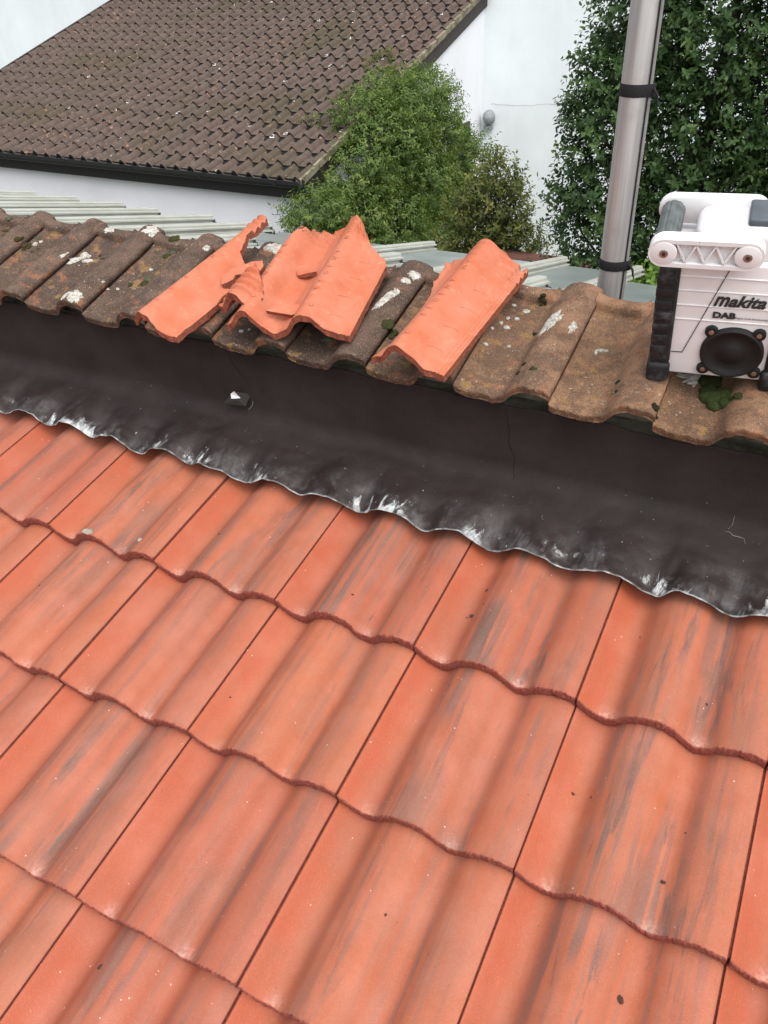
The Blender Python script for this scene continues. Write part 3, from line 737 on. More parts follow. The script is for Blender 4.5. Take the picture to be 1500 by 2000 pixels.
# panel mouldings on the front
for z, xa in ((.212, .03), (.186, .03), (.158, .03), (.130, .03)):
    MB().box(WX0+.003, WX1-.003, -.0018, .002, z, z+.0022).build('panel_ridge', M_RW, radio, bevel=.0006)
sm2 = MB(); a, b = (.108, .238), (.052, .062)
dx, dz = b[0]-a[0], b[1]-a[1]; ln = math.hypot(dx, dz); nx_, nz_ = -dz/ln*.0005, dx/ln*.0005
sm2.add([(a[0]-nx_, -.0021, a[1]-nz_), (a[0]+nx_, -.0021, a[1]+nz_), (b[0]+nx_, -.0021, b[1]+nz_), (b[0]-nx_, -.0021, b[1]-nz_),
         (a[0]-nx_, .001, a[1]-nz_), (a[0]+nx_, .001, a[1]+nz_), (b[0]+nx_, .001, b[1]+nz_), (b[0]-nx_, .001, b[1]-nz_)], [(0, 1, 2, 3), (0, 4, 5, 1), (2, 6, 7, 3), (1, 5, 6, 2), (0, 3, 7, 4)])
sm2.box(WX0+.004, .052, -.0012, .001, .061, .062)
sm2.build('panel_seam', M_PRINT, radio)
# speaker
SX, SZ, SR = .131, .071, .0505
sp = MB(); prof = [(SR, 0), (SR, -.006), (SR-.004, -.009), (SR-.009, -.0075), (SR-.012, -.005), (.030, -.0025), (.022, -.003), (.016, -.007), (.008, -.0095), (.0005, -.010)]
NS = 48; vs = []
for r0, y0 in prof:
    for k in range(NS): vs.append((SX+r0*math.cos(2*math.pi*k/NS), y0, SZ+r0*math.sin(2*math.pi*k/NS)))
sp.add(vs, [(i*NS+k, i*NS+(k+1) % NS, (i+1)*NS+(k+1) % NS, (i+1)*NS+k) for i in range(len(prof)-1) for k in range(NS)])
spk = sp.build('speaker', M_CONE, radio, True)
def disc(cx, cz, r, y0, y1, n=20): return [(cx+r*math.cos(2*math.pi*k/n), cz+r*math.sin(2*math.pi*k/n)) for k in range(n)]
for q in (48, 132, 222, 318):
    cx, cz = SX+.0555*math.cos(R(q)), SZ+.0555*math.sin(R(q))
    MB().prism(disc(cx, cz, .0105, 0, 0), 'y', -.0072, .001).build('screw_lug', M_CONE, spk, True, .0012)
    MB().prism(disc(cx, cz, .0045, 0, 0, 14), 'y', -.0086, -.006).build('screw', M_STEEL, spk, True, .0008)
# carrying handle: two arms joined by a grip
def stadium(x0, x1, zc, r, n=14):
    return [(x1-r+r*math.cos(R(-90+180*k/n)), zc+r*math.sin(R(-90+180*k/n))) for k in range(n+1)]+[(x0+r+r*math.cos(R(90+180*k/n)), zc+r*math.sin(R(90+180*k/n))) for k in range(n+1)]
AX0, AX1, AZ, AR = -.018, .150, .272, .0235
def arm(y0, y1, front):
    o = stadium(AX0, AX1, AZ, AR); 
    if front:
        i_ = stadium(AX0+.007, AX1-.007, AZ, AR-.007); n = len(o); mb = MB()
        ym = y0+.009
        vs = [(x, y0, z) for x, z in o]+[(x, y1, z) for x, z in o]+[(x, y0, z) for x, z in i_]+[(x, ym, z) for x, z in i_]
        fs = []
        for k in range(n):
            j = (k+1) % n
            fs += [(k, j, n+j, n+k), (k, 2*n+k, 2*n+j, j), (2*n+k, 3*n+k, 3*n+j, 2*n+j)]
        fs += [tuple(range(n, 2*n)), tuple(range(3*n, 4*n))]
        mb.add(vs, fs); a_ = mb.build('handle_arm', M_RW, radio, True)
        for cx in (AX0+AR, AX1-AR):
            MB().prism(disc(cx, AZ, AR-.004, 0, 0, 28), 'y', y0-.001, ym+.001).build('pivot_boss', M_RW, a_, True, .002)
            MB().prism(disc(cx, AZ, .0068, 0, 0, 18), 'y', y0-.0024, y0).build('bolt', M_STEEL, a_, True, .001)
            MB().prism(disc(cx, AZ, .0035, 0, 0, 6), 'y', y0-.0028, y0-.001).build('bolt_socket', M_PRINT, a_)
        xs = np.linspace(AX0+.042, AX1-.042, 7); z0_, z1_ = AZ-AR+.008, AZ+AR-.008
        for k in range(6):
            za, zb = (z1_, z0_) if k % 2 == 0 else (z0_, z1_)
            x1_, x2_ = xs[k], xs[k+1]; tk = .0014
            MB().add([(x1_-tk, y0+.001, za), (x1_+tk, y0+.001, za), (x2_+tk, y0+.001, zb), (x2_-tk, y0+.001, zb), (x1_-tk, ym, za), (x1_+tk, ym, za), (x2_+tk, ym, zb), (x2_-tk, ym, zb)],
                     [(0, 1, 2, 3), (0, 4, 5, 1), (1, 5, 6, 2), (2, 6, 7, 3), (3, 7, 4, 0)]).build('arm_web', M_RW, a_)
    else:
        MB().prism(o, 'y', y0, y1).build('handle_arm', M_RW, radio, True, .003)
arm(-.032, -.008, True); arm(.094, .112, False)
gv = []; NG = 40
for y in (-.008, .094):
    for k in range(NG):
        rr_ = .0185-(.0012 if k % 4 == 0 else 0); gv.append((AX0+AR+rr_*math.cos(2*math.pi*k/NG), y, AZ+rr_*math.sin(2*math.pi*k/NG)))
MB().add(gv, [(k, (k+1) % NG, NG+(k+1) % NG, NG+k) for k in range(NG)]).build('grip', M_RGREY, radio)
pad = MB().box(.120, .186, .022, .084, .289, .303).build('top_pad', M_PAD, radio, True, .004, 3)
for k in range(3): MB().box(.156+k*.006, .1585+k*.006, .038, .070, .3028, .3043).build('pad_rib', M_RGREY, pad)
def print_text(body, size, x, z, shear, bold, name, sx=1.0):
    me = text_mesh(body, size, .0002, shear, bold); me.materials.append(M_PRINT)
    o = obj(name, me, radio, (x, -.0022, z), (R(90), 0, 0), (sx, 1, 1)); return o
print_text('m', .037, .089, .1625, .35, .0012, 'printed_lettering', .78)
print_text('akita', .030, .1112, .1625, .35, .0010, 'printed_lettering', .98)
print_text('DAB', .0155, .091, .139, 0, .0009, 'printed_lettering', 1.15)
print_text('Digital Audio Broadcasting', .0045, .127, .1395, .1, 0, 'printed_lettering')

# ------------------------------------------------------------------ pole with cable and straps
pole = empty('metal_pole', (1.0, .79, -3.3)); tag(pole, 'tall grey metal mast pole behind the old tiles with black straps', 'pole')
def ring(cx, cy, r, n=40): return [(cx+r*math.cos(2*math.pi*k/n), cy+r*math.sin(2*math.pi*k/n)) for k in range(n)]
MB().prism(ring(0, 0, .0285), 'z', 0, 6.0).build('tube', M_POLE, pole, True)
MB().prism(ring(.0275, -.006, .0046, 16), 'z', 0, 6.0).build('cable_conduit', plain('grey_conduit', (.22, .215, .21), .5), pole, True)
MB().box(.0262, .0278, -.0150, -.0115, 0, 6.0).build('cable', M_STRAP, pole)
def strap(z, h):
    hull = []
    for k in range(24):
        q = R(60+240*k/23); hull.append((.0302*math.cos(q), .0302*math.sin(q)))
    for k in range(10):
        q = R(-80+160*k/9); hull.append((.0305+.0075*math.cos(q), -.004+.0075*math.sin(q)))
    s_ = MB().prism(hull, 'z', z, z+h).build('strap', M_STRAP, pole, True, .0008)
    MB().tube([(.036, -.012, z+h*.7), (.045, -.016, z+h*.2), (.046, -.014, z-.006), (.050, -.016, z-.014)], [.0022, .0026, .002, .0012], 6).build('strap_tail', M_STRAP, s_)
strap(3.3+.458, .020); strap(3.3+.790, .022)

# ------------------------------------------------------------------ glazed lean-to roof behind the wall
SLP = R(-13.8)
lt = empty('lean_to_roof', (0, .72, .268)); tag(lt, 'white-barred lean-to glazing roof sloping away behind the old tiles', 'glazed roof'); lt.rotation_euler = (SLP, 0, 0)
lower = empty('lean_to_roof', (0, .72, .178), (SLP, 0, 0)); tag(lower, 'lower pale sheet lean-to roof between the broken tiles and the bushes', 'glazed roof')
BARH = [(.038, 0), (.038, .007), (.020, .010), (.020, .019), (.031, .022), (.031, .029), (.019, .032), (.019, .040), (.014, .046)]
BARP = [(-a, b) for a, b in BARH]+BARH[::-1]
def bar(parent, x, L, seed=0):
    b_ = MB().prism(BARP, 'y', -.005, L).build('glazing_bar', M_PVC, parent, loc=(x, 0, .004))
    MB().box(-.02, .022, L+.0005, L+.012, -.012, .022).build('end_cap', M_BLACK, b_)
    MB().tube([(.02, L-.01, .012), (.032, L+.004, .006), (.034, L+.012, -.012)], .006, 6).build('end_hook', M_BLACK, b_)
XA = [-3.28, -2.93, -2.60, -2.245, -1.887, -1.52, -1.16, -.80, -.45, -.10, .22, .54]
cosS = math.cos(SLP)
LA = lambda x: ((2.72 if x < -2.0 else 2.60) if x < -1.1 else (1.95 if x < .4 else 1.81))/cosS-.72/cosS
for i, x in enumerate(XA): bar(lt, x, LA(x), i)
for a, b in zip(XA, XA[1:]):
    m_ = MB(); la = lb = min(LA(a), LA(b))-.02
    m_.add([(a+.01, -.01, -.006), (b-.01, -.01, -.006), (b-.01, lb, -.006), (a+.01, la, -.006), (a+.01, -.01, .003), (b-.01, -.01, .003), (b-.01, lb, .003), (a+.01, la, .003)],
           [(3, 2, 1, 0), (4, 5, 6, 7), (0, 1, 5, 4), (1, 2, 6, 5), (2, 3, 7, 6), (3, 0, 4, 7)]); m_.build('glazing_sheet', M_POLY, lt)
XB = [-1.7, -.71, .095, .52, 1.2]; LBs = [3.0, 3.02, 3.08, 3.08, 3.08]
for x, L in zip(XB[1:4], LBs[1:4]): bar(lower, x, L)
for (a, b), L in zip(zip(XB, XB[1:]), (2.9, 3.0, 3.05, 2.6)):
    MB().box(a+.01, b-.01, -.01, L, -.006, .003).build('glazing_sheet', M_POLY, lower)

# ------------------------------------------------------------------ neighbour's single-storey wing
NP = R(15.3); NXV0, NXV1 = -9.71, -3.435; NYE, NZE = 6.47, -.975; NC = 33; NWD = (NXV1-NXV0)/NC; NG_ = .290
nbw = empty('house_wing', (-6.5, 9, -3.3)); tag(nbw, 'white single-storey house wing with a brown tiled roof and black gutter', 'house')
inv = Matrix.Translation((6.5, -9, 3.3))
def nchild(mb, name, m, parent=None, **k):
    o = mb.build(name, m, parent or nbw, **k)
    if parent is None: o.location = (6.5, -9, 3.3)
    return o
YB = 11.62; XG = -3.50
w_ = MB().box(-9.6, XG, 6.62, YB, -3.3, -1.10)
w_.add([(XG-.2, 6.62, -1.1), (XG, 6.62, -1.1), (XG, YB, -1.1), (XG, YB, -1.1+(YB-6.62)*math.tan(NP)), (XG, 6.70, -1.06), (XG-.2, YB, -1.1), (XG-.2, YB, -1.1+(YB-6.62)*math.tan(NP)), (XG-.2, 6.70, -1.06)],
       [(1, 2, 3, 4), (0, 7, 6, 5), (1, 4, 7, 0), (4, 3, 6, 7)])
nchild(w_, 'wall', M_WALL2)
nchild(MB().box(-9.75, NXV1+.02, 6.50, 6.53, -1.185, -1.0), 'fascia', M_BLACK)
gut = MB(); GP = [(6.385, -.985), (6.385, -1.02), (6.40, -1.05), (6.43, -1.065), (6.47, -1.06), (6.495, -1.045), (6.495, -.985), (6.488, -.985), (6.488, -1.03), (6.43, -1.055), (6.393, -1.02), (6.393, -.985)]
gut.prism(GP, 'x', -9.75, NXV1+.03); g_ = nchild(gut, 'gutter', M_BLACK)
for x in np.arange(-9.4, -3.5, .95): MB().box(x, x+.03, 6.379, 6.384, -1.04, -.99).build('gutter_bracket', M_BLACK, g_)
nroof = empty('roof', (0, 0, 0)); nroof.parent = nbw
nroof.matrix_parent_inverse = Matrix.Identity(4)
nroof.matrix_local = inv @ Matrix.Translation((NXV0, NYE, NZE)) @ Matrix.Rotation(NP, 4, 'X')
nx__ = [0, .06, .25, .48, .535, .60, .68, .78, .86, .93, .985, 1.0]; nh__ = [-24, -30, -32, -32, -28, -4, 15, 24, 16, 2, -10, -20]
def nb_h(u): return float(np.interp(u, nx__, nh__))*.001
us_ = [0, .06, .25, .48, .535, .60, .68, .78, .86, .93, 1.0]
def nb_tile_mesh():
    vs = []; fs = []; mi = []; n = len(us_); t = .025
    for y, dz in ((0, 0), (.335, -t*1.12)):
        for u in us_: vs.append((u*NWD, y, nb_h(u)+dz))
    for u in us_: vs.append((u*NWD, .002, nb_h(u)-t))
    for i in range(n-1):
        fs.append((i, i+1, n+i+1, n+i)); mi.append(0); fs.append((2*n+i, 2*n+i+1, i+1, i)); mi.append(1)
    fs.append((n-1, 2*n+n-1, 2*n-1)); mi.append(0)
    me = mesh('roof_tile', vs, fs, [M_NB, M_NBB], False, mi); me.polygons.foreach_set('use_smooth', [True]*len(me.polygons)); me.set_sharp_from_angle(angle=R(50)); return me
ntm = nb_tile_mesh(); NCO = 19
camp = Vector((1.381, -.998, 1.065)); cand = []
for r in range(NCO):
    for c in range(NC):
        p = Vector((NXV0+(c+.5)*NWD, NYE+r*NG_*math.cos(NP), NZE+r*NG_*math.sin(NP)))
        q = co.matrix_world.inverted() @ p; sx = q.x/-q.z*1638/750; sy = q.y/-q.z*1638/1000
        vis = abs(sx) < 1.06 and sy < 1.06
        cand.append((((p-camp).length if vis else 1000), r, c))
cand.sort(); rest = MB(); rmi = []
for i, (d, r, c) in enumerate(cand):
    j = (random.uniform(-.004, .004), random.uniform(-.006, .006), random.uniform(-.002, .002))
    loc = (c*NWD+j[0], r*NG_+j[1], j[2]); rz = random.uniform(-.012, .012); ry = random.uniform(-.02, .02)
    if i < 300: obj('roof_tile', ntm, nroof, loc, (0, ry, rz))
    else:
        mm = Matrix.Translation(loc) @ Matrix.Rotation(rz, 4, 'Z') @ Matrix.Rotation(ry, 4, 'Y')
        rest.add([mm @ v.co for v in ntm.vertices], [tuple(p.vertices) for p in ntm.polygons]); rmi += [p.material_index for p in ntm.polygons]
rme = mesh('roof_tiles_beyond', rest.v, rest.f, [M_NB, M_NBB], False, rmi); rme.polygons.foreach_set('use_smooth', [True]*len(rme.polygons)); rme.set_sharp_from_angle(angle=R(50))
ro = obj('roof_tiles_beyond', rme, nroof); ro['kind'] = 'stuff'
LT = (YB-NYE)/math.cos(NP)
MB().box(-.02, NXV1-NXV0-.005, .0, LT, -.075, -.050).build('roof_deck', M_DARK, nroof)
vm = MB(); vx = NXV1-NXV0
for k in range(NCO):
    y0 = k*NG_; vm.add([(vx-.05, y0, -.085), (vx+.012, y0, -.085), (vx+.016, y0, -.006+.01*nz(k*1.3)), (vx-.05, y0, .0), (vx-.05, y0+NG_, -.085), (vx+.012, y0+NG_, -.085), (vx+.016, y0+NG_, -.022), (vx-.05, y0+NG_, -.016)],
                     [(0, 1, 2, 3), (1, 5, 6, 2), (2, 6, 7, 3), (4, 7, 6, 5)])
vm.build('verge_mortar', M_MORTAR, nroof)
MB().box(vx-.055, vx-.03, -.02, LT, -.27, -.086).build('bargeboard', M_DKBROWN, nroof)
MB().box(-.005, .02, -.02, LT, -.22, -.02).build('bargeboard', M_DKBROWN, nroof)
# lichen rings and old droppings on that roof
M_PALE = plain('pale_lichen_ring', (.5, .48, .45), .95)
for i in range(85):
    u = random.random(); v = random.random()
    c = int(8+u*24.4); r = int(v*17); x = (c+random.choice((.2, .35, .72, .8)))*NWD; y = r*NG_+random.uniform(.04, .24)
    rad = random.uniform(.008, .036); n = 12; mb = MB(); k0 = random.uniform(0, 6); vs = []; full = random.choice((6, 8, 11, 12))
    for k in range(n+1):
        q = k0+2*math.pi*k/n
        for rr2, dz in ((rad*(.55+.2*nz(k*.9, i)), .004), (rad*(1+.3*nz(k*.7, i)), .004)):
            xx = x+rr2*math.cos(q)*.8; yy = y+rr2*math.sin(q)*1.3; u2 = (xx/NWD) % 1
            vs.append((xx, yy, nb_h(u2)+dz-.016*((yy % NG_)/NG_)))
    mb.add(vs, [(2*k, 2*k+1, 2*k+3, 2*k+2) for k in range(min(full, n))]); mb.build('lichen_ring', M_PALE, nroof)
# window frame half hidden by the creeper
nchild(MB().box(XG-.05, XG+.03, 10.35, 10.43, -2.6, -1.22).box(XG-.05, XG+.03, 11.04, 11.12, -2.6, -1.22).box(XG-.05, XG+.03, 10.43, 11.04, -1.30, -1.22), 'window_frame', M_DKBROWN)
nchild(MB().box(XG-.04, XG+.008, 10.43, 11.04, -2.6, -1.30), 'window_pane', plain('dark_window_glass', (.02, .022, .025), .08, spec=.6))

# ------------------------------------------------------------------ tall white house behind
tb = empty('white_house', (-2, 12, -3.3)); tag(tb, 'tall white rendered house wall behind the brown roof and the dark tree', 'house')
MB().box(-16, 14, YB-12, YB-12+7, 0, 9.5).build('wall', M_WALL, tb)
ck = MB(); P = [(-3.36, -1.07), (-3.0, -1.075), (-2.73, -1.065), (-2.62, -1.04), (-2.47, -1.03), (-2.28, -1.055), (-1.99, -1.05), (-1.4, -1.06)]
pts = []
for (x0, z0), (x1, z1) in zip(P, P[1:]):
    for t in np.linspace(0, 1, 9)[:-1]: pts.append((lerp(x0, x1, t), lerp(z0, z1, t)+.014*nz(lerp(x0, x1, t)*14, 3)))
vs = []
for i, (x, z) in enumerate(pts):
    wd = .002+.004*max(0, nz(x*6, 9)); vs += [(x+2, YB-12-.003, z+3.3-wd), (x+2, YB-12-.003, z+3.3+wd)]
ck.add(vs, [(2*i, 2*i+2, 2*i+3, 2*i+1) for i in range(len(pts)-1)])
ck.build('crack', plain('crack_grime', (.42, .44, .43), .95), tb)
vp = [(.0, -.16), (.035, -.155), (.062, -.13), (.085, -.08), (.09, -.03), (.07, 0)]; n = 24; vs = []
for r0, y0 in vp:
    for k in range(n): vs.append((-3.36+2+r0*math.cos(2*math.pi*k/n), YB-12+y0, -1.24+3.3+r0*1.15*math.sin(2*math.pi*k/n)))
MB().add(vs, [(i*n+k, i*n+(k+1) % n, (i+1)*n+(k+1) % n, (i+1)*n+k) for i in range(len(vp)-1) for k in range(n)]).build('vent_cowl', plain('grey_vent', (.26, .28, .29), .6), tb, True)
MB().box(-3.42+2, -3.30+2, YB-12-.10, YB-12-.02, -1.40+3.3, -1.35+3.3).build('vent_lip', plain('grey_vent_lip', (.22, .24, .25), .6), tb)
# garden wall
gw = empty('garden_wall', (-.4, 6.1, -3.3)); tag(gw, 'low red brick garden wall glimpsed beneath the dark tree', 'wall')
_m = Mat('red_brick_wall', .9); _bt = _m.n.new('ShaderNodeTexBrick'); _bt.inputs['Scale'].default_value = 4
_bt.inputs['Color1'].default_value = (.16, .055, .04, 1); _bt.inputs['Color2'].default_value = (.11, .045, .035, 1); _bt.inputs['Mortar'].default_value = (.12, .10, .09, 1)
_m.link(_m.coord('Object'), _bt.inputs['Vector']); _m.base(_bt.outputs['Color'])
MB().box(-.75, 2.8, 0, .22, 0, 1.92).build('wall_body', _m.m, gw)

# ------------------------------------------------------------------ foliage
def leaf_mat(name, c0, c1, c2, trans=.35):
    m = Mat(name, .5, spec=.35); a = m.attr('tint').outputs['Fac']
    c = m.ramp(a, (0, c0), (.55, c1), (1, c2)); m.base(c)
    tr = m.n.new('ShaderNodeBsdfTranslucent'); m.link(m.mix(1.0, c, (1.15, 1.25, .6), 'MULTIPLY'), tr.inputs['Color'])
    mx = m.n.new('ShaderNodeMixShader'); mx.inputs[0].default_value = trans
    m.link(m.b.outputs[0], mx.inputs[1]); m.link(tr.outputs[0], mx.inputs[2])
    m.link(mx.outputs[0], m.n['Material Output'].inputs['Surface']); return m.m
def leaves_mesh(name, pos, dirs, nrm, size, aspect, tint, m):
    """oval leaf: six outline points folded along the midrib"""
    n = len(pos); d = dirs/np.linalg.norm(dirs, axis=1, keepdims=True)
    s = np.cross(d, nrm); s /= np.linalg.norm(s, axis=1, keepdims=True)+1e-9; u = np.cross(s, d)
    L = size[:, None]; Wd = L*aspect*.5
    fold = .22
    V = np.stack([pos, pos+d*L*.30+s*Wd*.9+u*Wd*fold, pos+d*L*.68+s*Wd*.85+u*Wd*fold-u*L*.05, pos+d*L-u*L*.14,
                  pos+d*L*.68-s*Wd*.85+u*Wd*fold-u*L*.05, pos+d*L*.30-s*Wd*.9+u*Wd*fold], 1).reshape(-1, 3)
    b = np.arange(n)[:, None]*6
    F = np.concatenate([b+np.array([[0, 1, 2, 3]]), b+np.array([[0, 3, 4, 5]])], 1).reshape(-1)
    me = bpy.data.meshes.new(name); me.vertices.add(n*6); me.vertices.foreach_set('co', V.astype(np.float32).ravel())
    me.loops.add(n*8); me.loops.foreach_set('vertex_index', F.astype(np.int32))
    me.polygons.add(n*2); me.polygons.foreach_set('loop_start', np.arange(0, n*8, 4, dtype=np.int32)); me.polygons.foreach_set('loop_total', np.full(n*2, 4, dtype=np.int32))
    me.update(calc_edges=True); me.materials.append(m)
    at = me.attributes.new('tint', 'FLOAT', 'POINT'); at.data.foreach_set('value', np.repeat(tint, 6).astype(np.float32))
    return me
def foliage(ells, density, per, twig, leaf, aspect, m, seed, up=.35, shell=.55, droop=0., keep=None):
    """sprigs spread through ellipsoids, most of them towards the outside; each sprig carries leaves along its twig"""
    g = np.random.default_rng(seed); P = []; D = []; Nn = []; Sz = []; T = []; TW = []
    for (c, r) in ells:
        c = np.array(c); r = np.array(r); k = int(density*(r[0]*r[1]+r[1]*r[2]+r[0]*r[2])/3*12.6)
        v = g.normal(size=(k, 3)); v /= np.linalg.norm(v, axis=1, keepdims=True)
        rad = shell+(1-shell)*g.random(k)**.6
        bump = np.array([1+.22*nz(q[0]*2.3+seed, q[1]*2.3+c[0], q[2]*2.3) for q in v])
        p = c+v*r*(rad*bump)[:, None]
        if keep is not None: ok = keep(p); p = p[ok]; v = v[ok]; rad = rad[ok]
        dr = v+np.array([0, 0, up])+g.normal(size=v.shape)*.45; dr /= np.linalg.norm(dr, axis=1, keepdims=True)
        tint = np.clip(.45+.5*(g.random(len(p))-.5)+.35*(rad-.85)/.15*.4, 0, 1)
        for i in range(len(p)):
            nl = max(3, int(per*(.6+.8*g.random()))); t = np.linspace(.1, 1, nl); tl = twig*(.6+.8*g.random())
            base = p[i]+dr[i]*(t*tl)[:, None]
            ax = np.cross(dr[i], g.normal(size=3)); ax /= np.linalg.norm(ax); ay = np.cross(dr[i], ax)
            q = np.arange(nl)*2.4+g.random()*6
            out = np.cos(q)[:, None]*ax+np.sin(q)[:, None]*ay
            dl = out+dr[i]*.55+np.array([0, 0, -droop])+g.normal(size=(nl, 3))*.2
            P.append(base); D.append(dl); Nn.append(np.tile(dr[i], (nl, 1))+np.array([0, 0, .6])+g.normal(size=(nl, 3))*.25)
            Sz.append(leaf*(.65+.6*g.random(nl))); T.append(np.clip(tint[i]+.22*(g.random(nl)-.5)+.12*(t-.5), 0, 1))
            TW.append((p[i]-dr[i]*tl*.3, p[i]+dr[i]*tl))
    P = np.concatenate(P); return P, np.concatenate(D), np.concatenate(Nn), np.concatenate(Sz), np.concatenate(T), TW
M_BARK = plain('bark', (.06, .045, .035), .95, bump=.8, scale=50)
def plant(name, label, cat, base, ells, density, per, twig, leaf, aspect, m, seed, limbs, twigs=0, **k):
    e = empty(name, base); tag(e, label, cat)
    P, D, Nn, Sz, T, TW = foliage(ells, density, per, twig, leaf, aspect, m, seed, **k)
    c = obj('crown', leaves_mesh('crown', P, D, Nn, Sz, aspect, T, m), e, tuple(-Vector(base)))
    tr = MB(); base = Vector(base)
    for pts, r0, r1 in limbs:
        n = len(pts); tr.tube([Vector(p)-base for p in pts], list(np.linspace(r0, r1, n)), 7)
    for a, b in TW[::max(1, int(len(TW)/max(twigs, 1)))] if twigs else []:
        tr.tube([Vector(a)-base, (Vector(a)+Vector(b))*.5-base+Vector((0, 0, .01)), Vector(b)-base], [.004, .003, .0015], 4, False)
    tr.build('trunk', M_BARK, e); return len(P)
M_LEAF_T = leaf_mat('glossy_dark_leaf', (.022, .050, .014), (.046, .096, .027), (.125, .190, .050), .3)
M_LEAF_C = leaf_mat('creeper_leaf', (.046, .090, .018), (.112, .178, .038), (.25, .30, .085), .4)
M_LEAF_S = leaf_mat('olive_shrub_leaf', (.060, .085, .018), (.150, .165, .040), (.32, .29, .08), .4)
M_LEAF_L = leaf_mat('lime_leaf', (.07, .14, .02), (.15, .26, .04), (.26, .36, .08), .4)
nl = 0
# big dark tree on the right
TB = (.55, 5.3, -3.3)
tell = [((.12, 5.1, .60), (.30, .5, .42)), ((.05, 5.1, .22), (.30, .5, .34)), ((-.02, 5.0, -.08), (.26, .45, .24)), ((.00, 5.0, -.48), (.30, .45, .24)), ((.10, 5.0, -.82), (.36, .45, .26)),
        ((.55, 5.2, .50), (.46, .6, .55)), ((.60, 5.2, -.05), (.48, .6, .48)), ((.60, 5.2, -.55), (.50, .6, .42)), ((1.15, 5.3, .2), (.55, .7, .85)), ((1.7, 5.4, .0), (.6, .7, 1.1)), ((1.1, 5.3, -.6), (.6, .6, .5)), ((.6, 5.3, 1.1), (.6, .6, .5)), ((1.2, 5.3, 1.2), (.7, .7, .6)),
        ((-.18, 4.95, -.02), (.13, .25, .11)), ((-.22, 4.95, -.42), (.13, .25, .12)), ((-.15, 4.95, .33), (.10, .2, .12)), ((-.22, 4.95, -.62), (.12, .2, .08)), ((.45, 5.3, -1.25), (1.0, .5, .30))]
limbs = [([TB, (.5, 5.25, -1.6), (.55, 5.25, -.4), (.6, 5.3, .9)], .09, .03), ([(.5, 5.25, -1.4), (.2, 5.15, -.9), (-.15, 5.0, -.45)], .045, .008), ([(.53, 5.25, -.9), (.2, 5.1, -.4), (-.15, 4.97, -.05)], .04, .007),
         ([(.55, 5.25, -.4), (.3, 5.15, .1), (-.05, 5.0, .35)], .035, .006), ([(.57, 5.27, 0), (.35, 5.2, .4), (.1, 5.1, .75)], .03, .006), ([(.52, 5.25, -1.2), (1.0, 5.3, -.6), (1.4, 5.4, .2)], .05, .012), ([(.5, 5.2, -1.5), (.15, 5.05, -1.1), (-.15, 5.0, -.75)], .03, .006)]
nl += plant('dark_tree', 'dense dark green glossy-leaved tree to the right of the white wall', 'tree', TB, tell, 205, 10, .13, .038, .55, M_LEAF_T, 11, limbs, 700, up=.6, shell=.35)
# creeper on the gable
CB = (-3.3, 8.0, -3.3)
cell = [((-3.25, 6.55, -1.55), (.28, .55, .42)), ((-3.2, 6.35, -1.25), (.25, .33, .16)), ((-3.25, 7.0, -1.55), (.35, .5, .45)), ((-3.22, 7.35, -1.15), (.32, .5, .36)), ((-3.2, 7.9, -.95), (.34, .55, .45)), ((-3.22, 8.45, -.70), (.36, .55, .38)),
        ((-3.25, 8.95, -.58), (.32, .38, .28)), ((-3.2, 9.1, -1.0), (.34, .5, .40)), ((-3.2, 9.65, -1.35), (.32, .42, .38)), ((-3.15, 8.4, -1.4), (.4, .7, .5)), ((-3.1, 7.6, -1.75), (.45, .8, .5)), ((-3.1, 9.2, -1.9), (.42, .75, .5)), ((-3.2, 9.9, -1.85), (.30, .35, .45)), ((-3.05, 8.3, -2.3), (.5, 1.4, .5)), ((-3.45, 8.35, -.45), (.2, .4, .18)), ((-3.42, 7.85, -.58), (.25, .42, .18)), ((-3.25, 9.4, -.72), (.26, .36, .32)), ((-3.0, 9.9, -1.6), (.28, .3, .5))]
climbs = [([(-3.45, 7.2+k*.6, -3.3), (-3.42, 7.1+k*.55, -2.2), (-3.4, 7.0+k*.5, -1.4+.12*k)], .02, .006) for k in range(5)]
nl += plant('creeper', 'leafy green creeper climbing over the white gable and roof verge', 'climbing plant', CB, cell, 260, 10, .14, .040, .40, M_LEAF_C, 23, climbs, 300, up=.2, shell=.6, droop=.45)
# sprigs straying over the roof slope
nl += plant('creeper_runner', 'pale creeper tuft growing on the brown tiles near the verge', 'climbing plant', (-3.9, 9.0, -.3), [((-3.88, 9.25, -.20), (.13, .15, .05)), ((-3.98, 9.05, -.26), (.10, .10, .04)), ((-3.78, 9.3, -.19), (.12, .06, .03))], 210, 6, .07, .035, .38, M_LEAF_S, 29, [([(-3.6, 9.0, -.28), (-3.9, 9.1, -.2)], .006, .003)], up=.5, shell=.1)
nl += plant('creeper_runner', 'thin creeper shoot lying across the brown tiles low on the roof', 'climbing plant', (-3.7, 7.5, -.7), [((-3.70, 7.72, -.60), (.16, .05, .04)), ((-3.85, 7.60, -.635), (.14, .05, .03)), ((-3.97, 7.50, -.66), (.09, .04, .02)), ((-3.75, 8.05, -.51), (.20, .06, .03))], 230, 6, .05, .035, .38, M_LEAF_C, 31, [([(-3.4, 7.8, -.58), (-3.7, 7.68, -.61), (-4.0, 7.5, -.65)], .006, .003)], up=.5, shell=.1)
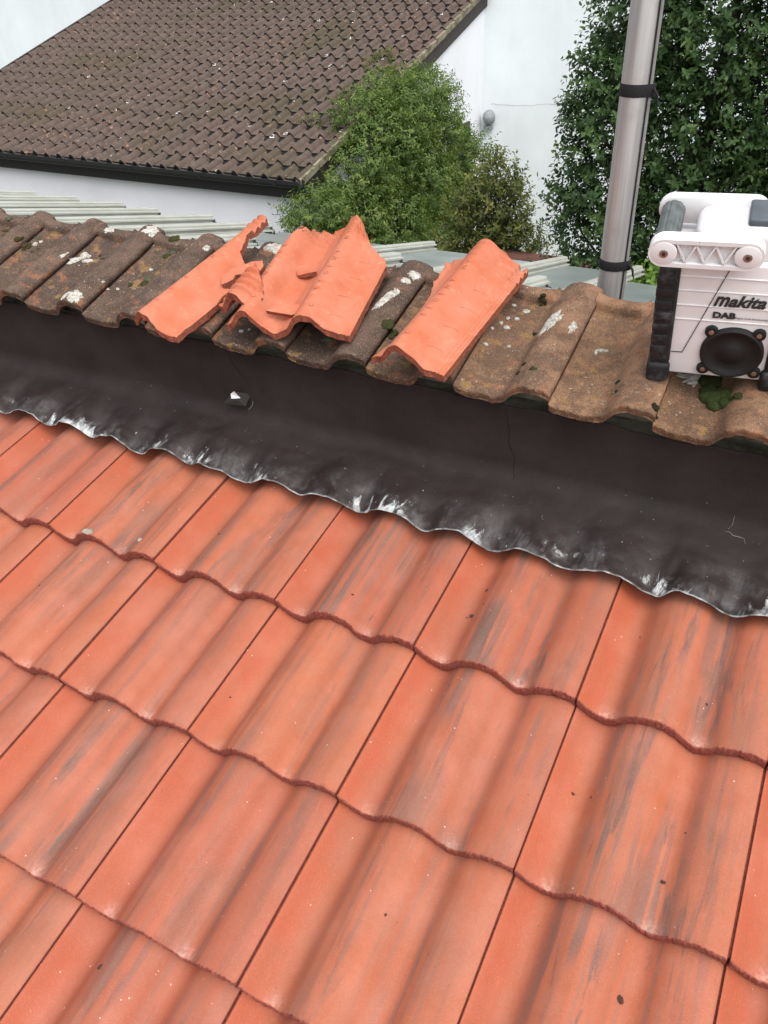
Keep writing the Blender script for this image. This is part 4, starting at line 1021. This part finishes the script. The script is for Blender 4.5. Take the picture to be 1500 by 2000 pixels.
# olive shrub
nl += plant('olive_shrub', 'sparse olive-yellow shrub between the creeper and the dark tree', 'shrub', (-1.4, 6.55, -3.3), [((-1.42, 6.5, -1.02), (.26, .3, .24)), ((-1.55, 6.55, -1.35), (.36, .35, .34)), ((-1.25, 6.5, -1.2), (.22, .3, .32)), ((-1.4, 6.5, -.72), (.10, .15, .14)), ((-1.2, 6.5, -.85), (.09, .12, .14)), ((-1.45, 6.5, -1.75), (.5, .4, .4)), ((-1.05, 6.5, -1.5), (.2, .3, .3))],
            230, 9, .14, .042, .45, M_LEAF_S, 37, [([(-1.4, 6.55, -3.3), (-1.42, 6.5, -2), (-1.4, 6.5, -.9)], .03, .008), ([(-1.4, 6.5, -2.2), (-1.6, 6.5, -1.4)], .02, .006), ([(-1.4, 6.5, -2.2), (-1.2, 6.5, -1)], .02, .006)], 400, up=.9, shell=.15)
# lime low bush by the pole
nl += plant('lime_bush', 'bright lime-green low bush between the pole and the radio', 'shrub', (.6, 4.2, -3.3), [((.50, 4.0, -.86), (.34, .35, .20)), ((.72, 4.0, -.72), (.22, .3, .16)), ((.30, 4.05, -.95), (.3, .35, .2)), ((.75, 3.9, -1.1), (.5, .4, .3)), ((.66, 4.0, -.56), (.07, .1, .06))], 150, 7, .09, .042, .62, M_LEAF_L, 41, [([(.6, 4.2, -3.3), (.58, 4.1, -1.9), (.6, 4.0, -.9)], .03, .01)], 60, up=.6, shell=.3)
# red blossoms
M_RED = plain('red_petal', (.45, .03, .035), .6)
fl = empty('red_flowers', (-.1, 4.6, -.9)); tag(fl, 'few red blossoms under the dark tree beside the pole', 'flowers')
for i in range(9):
    x, y, z = random.uniform(-.14, .06), random.uniform(-.03, .03), random.uniform(-.10, .05); mb = MB()
    for k in range(6):
        q = k*1.05+i; r0 = .022
        mb.add([(x, y, z), (x+r0*math.cos(q-.4), y-.006, z+r0*math.sin(q-.4)), (x+1.4*r0*math.cos(q), y-.012, z+1.4*r0*math.sin(q)), (x+r0*math.cos(q+.4), y-.006, z+r0*math.sin(q+.4))], [(0, 1, 2, 3)])
    mb.build('blossom', M_RED, fl)
print('leaves', nl)

# ------------------------------------------------------------------ crumbs and grit on the new tiles
M_CRUMB = plain('dark_dirt_crumb', (.07, .035, .024), .95, bump=.6, scale=400); M_PEB = plain('grey_grit', (.30, .26, .22), .9, bump=.6, scale=400)
def roof_at(X, Y):
    s = Y/math.cos(RP); v = math.floor(-s/G+1e-6)+1 if s <= 0 else 0
    v = max(0, math.ceil(-s/G)); off = s+v*G
    h = tile_h((X/W) % 1)-T_TH*off/G
    return Vector((X, s*math.cos(RP)-h*math.sin(RP), s*math.sin(RP)+h*math.cos(RP)))
def crumb(X, Y, r, m, seed):
    p = roof_at(X, Y); bm = bmesh.new(); bmesh.ops.create_icosphere(bm, subdivisions=2, radius=1)
    for v in bm.verts: v.co *= 1+.5*nz(v.co.x*1.7+seed, v.co.y*1.7, v.co.z*1.7+seed); v.co.x *= r*1.2; v.co.y *= r*.8; v.co.z *= r*.5
    me = bpy.data.meshes.new('crumb'); bm.to_mesh(me); bm.free(); me.materials.append(m)
    return obj('dirt_crumb', me, None, p+Vector((0, 0, r*.25)), (RP, 0, seed))
for i, (x, y, r) in enumerate([(.963, .114, .0048), (.953, .111, .0018), (.967, .18, .0036), (.977, .140, .002), (.972, .155, .0016), (1.383, -.385, .0050), (.687, -.645, .0040), (.098, -.135, .0030), (1.238, -.137, .0026), (1.267, -.135, .0022), (1.412, -.136, .0026), (1.398, -.219, .0034), (1.395, .082, .0022), (1.261, .178, .0022), (.387, .111, .0024), (.743, .058, .0024), (.25, -.3, .002), (1.05, -.42, .002), (.62, -.2, .002), (.9, -.25, .0016)]):
    lab = {0: 'leaf-shaped dark crumb in a small cluster on the tile just below the flashing', 5: 'largest dark crumb, at the bottom right of the orange tiles', 6: 'lone dark crumb on the bottom left orange tile'}.get(i, 'tiny dark dirt crumb lying on the new orange tiles')
    tag(crumb(x, y, r, M_CRUMB, i*2.3), lab, 'dirt', 'dirt crumbs on the new tiles')
o = crumb(.232, .037, .0065, M_PEB, 50); o.name = 'grit_pebble'; tag(o, 'small pale grey pebble lying on an orange tile at the left', 'pebble')
o = crumb(.118, .006, .0095, M_PEB, 57); o.name = 'bird_dropping'; tag(o, 'grey-white dropping on the front lip of an orange tile at the left', 'dropping')
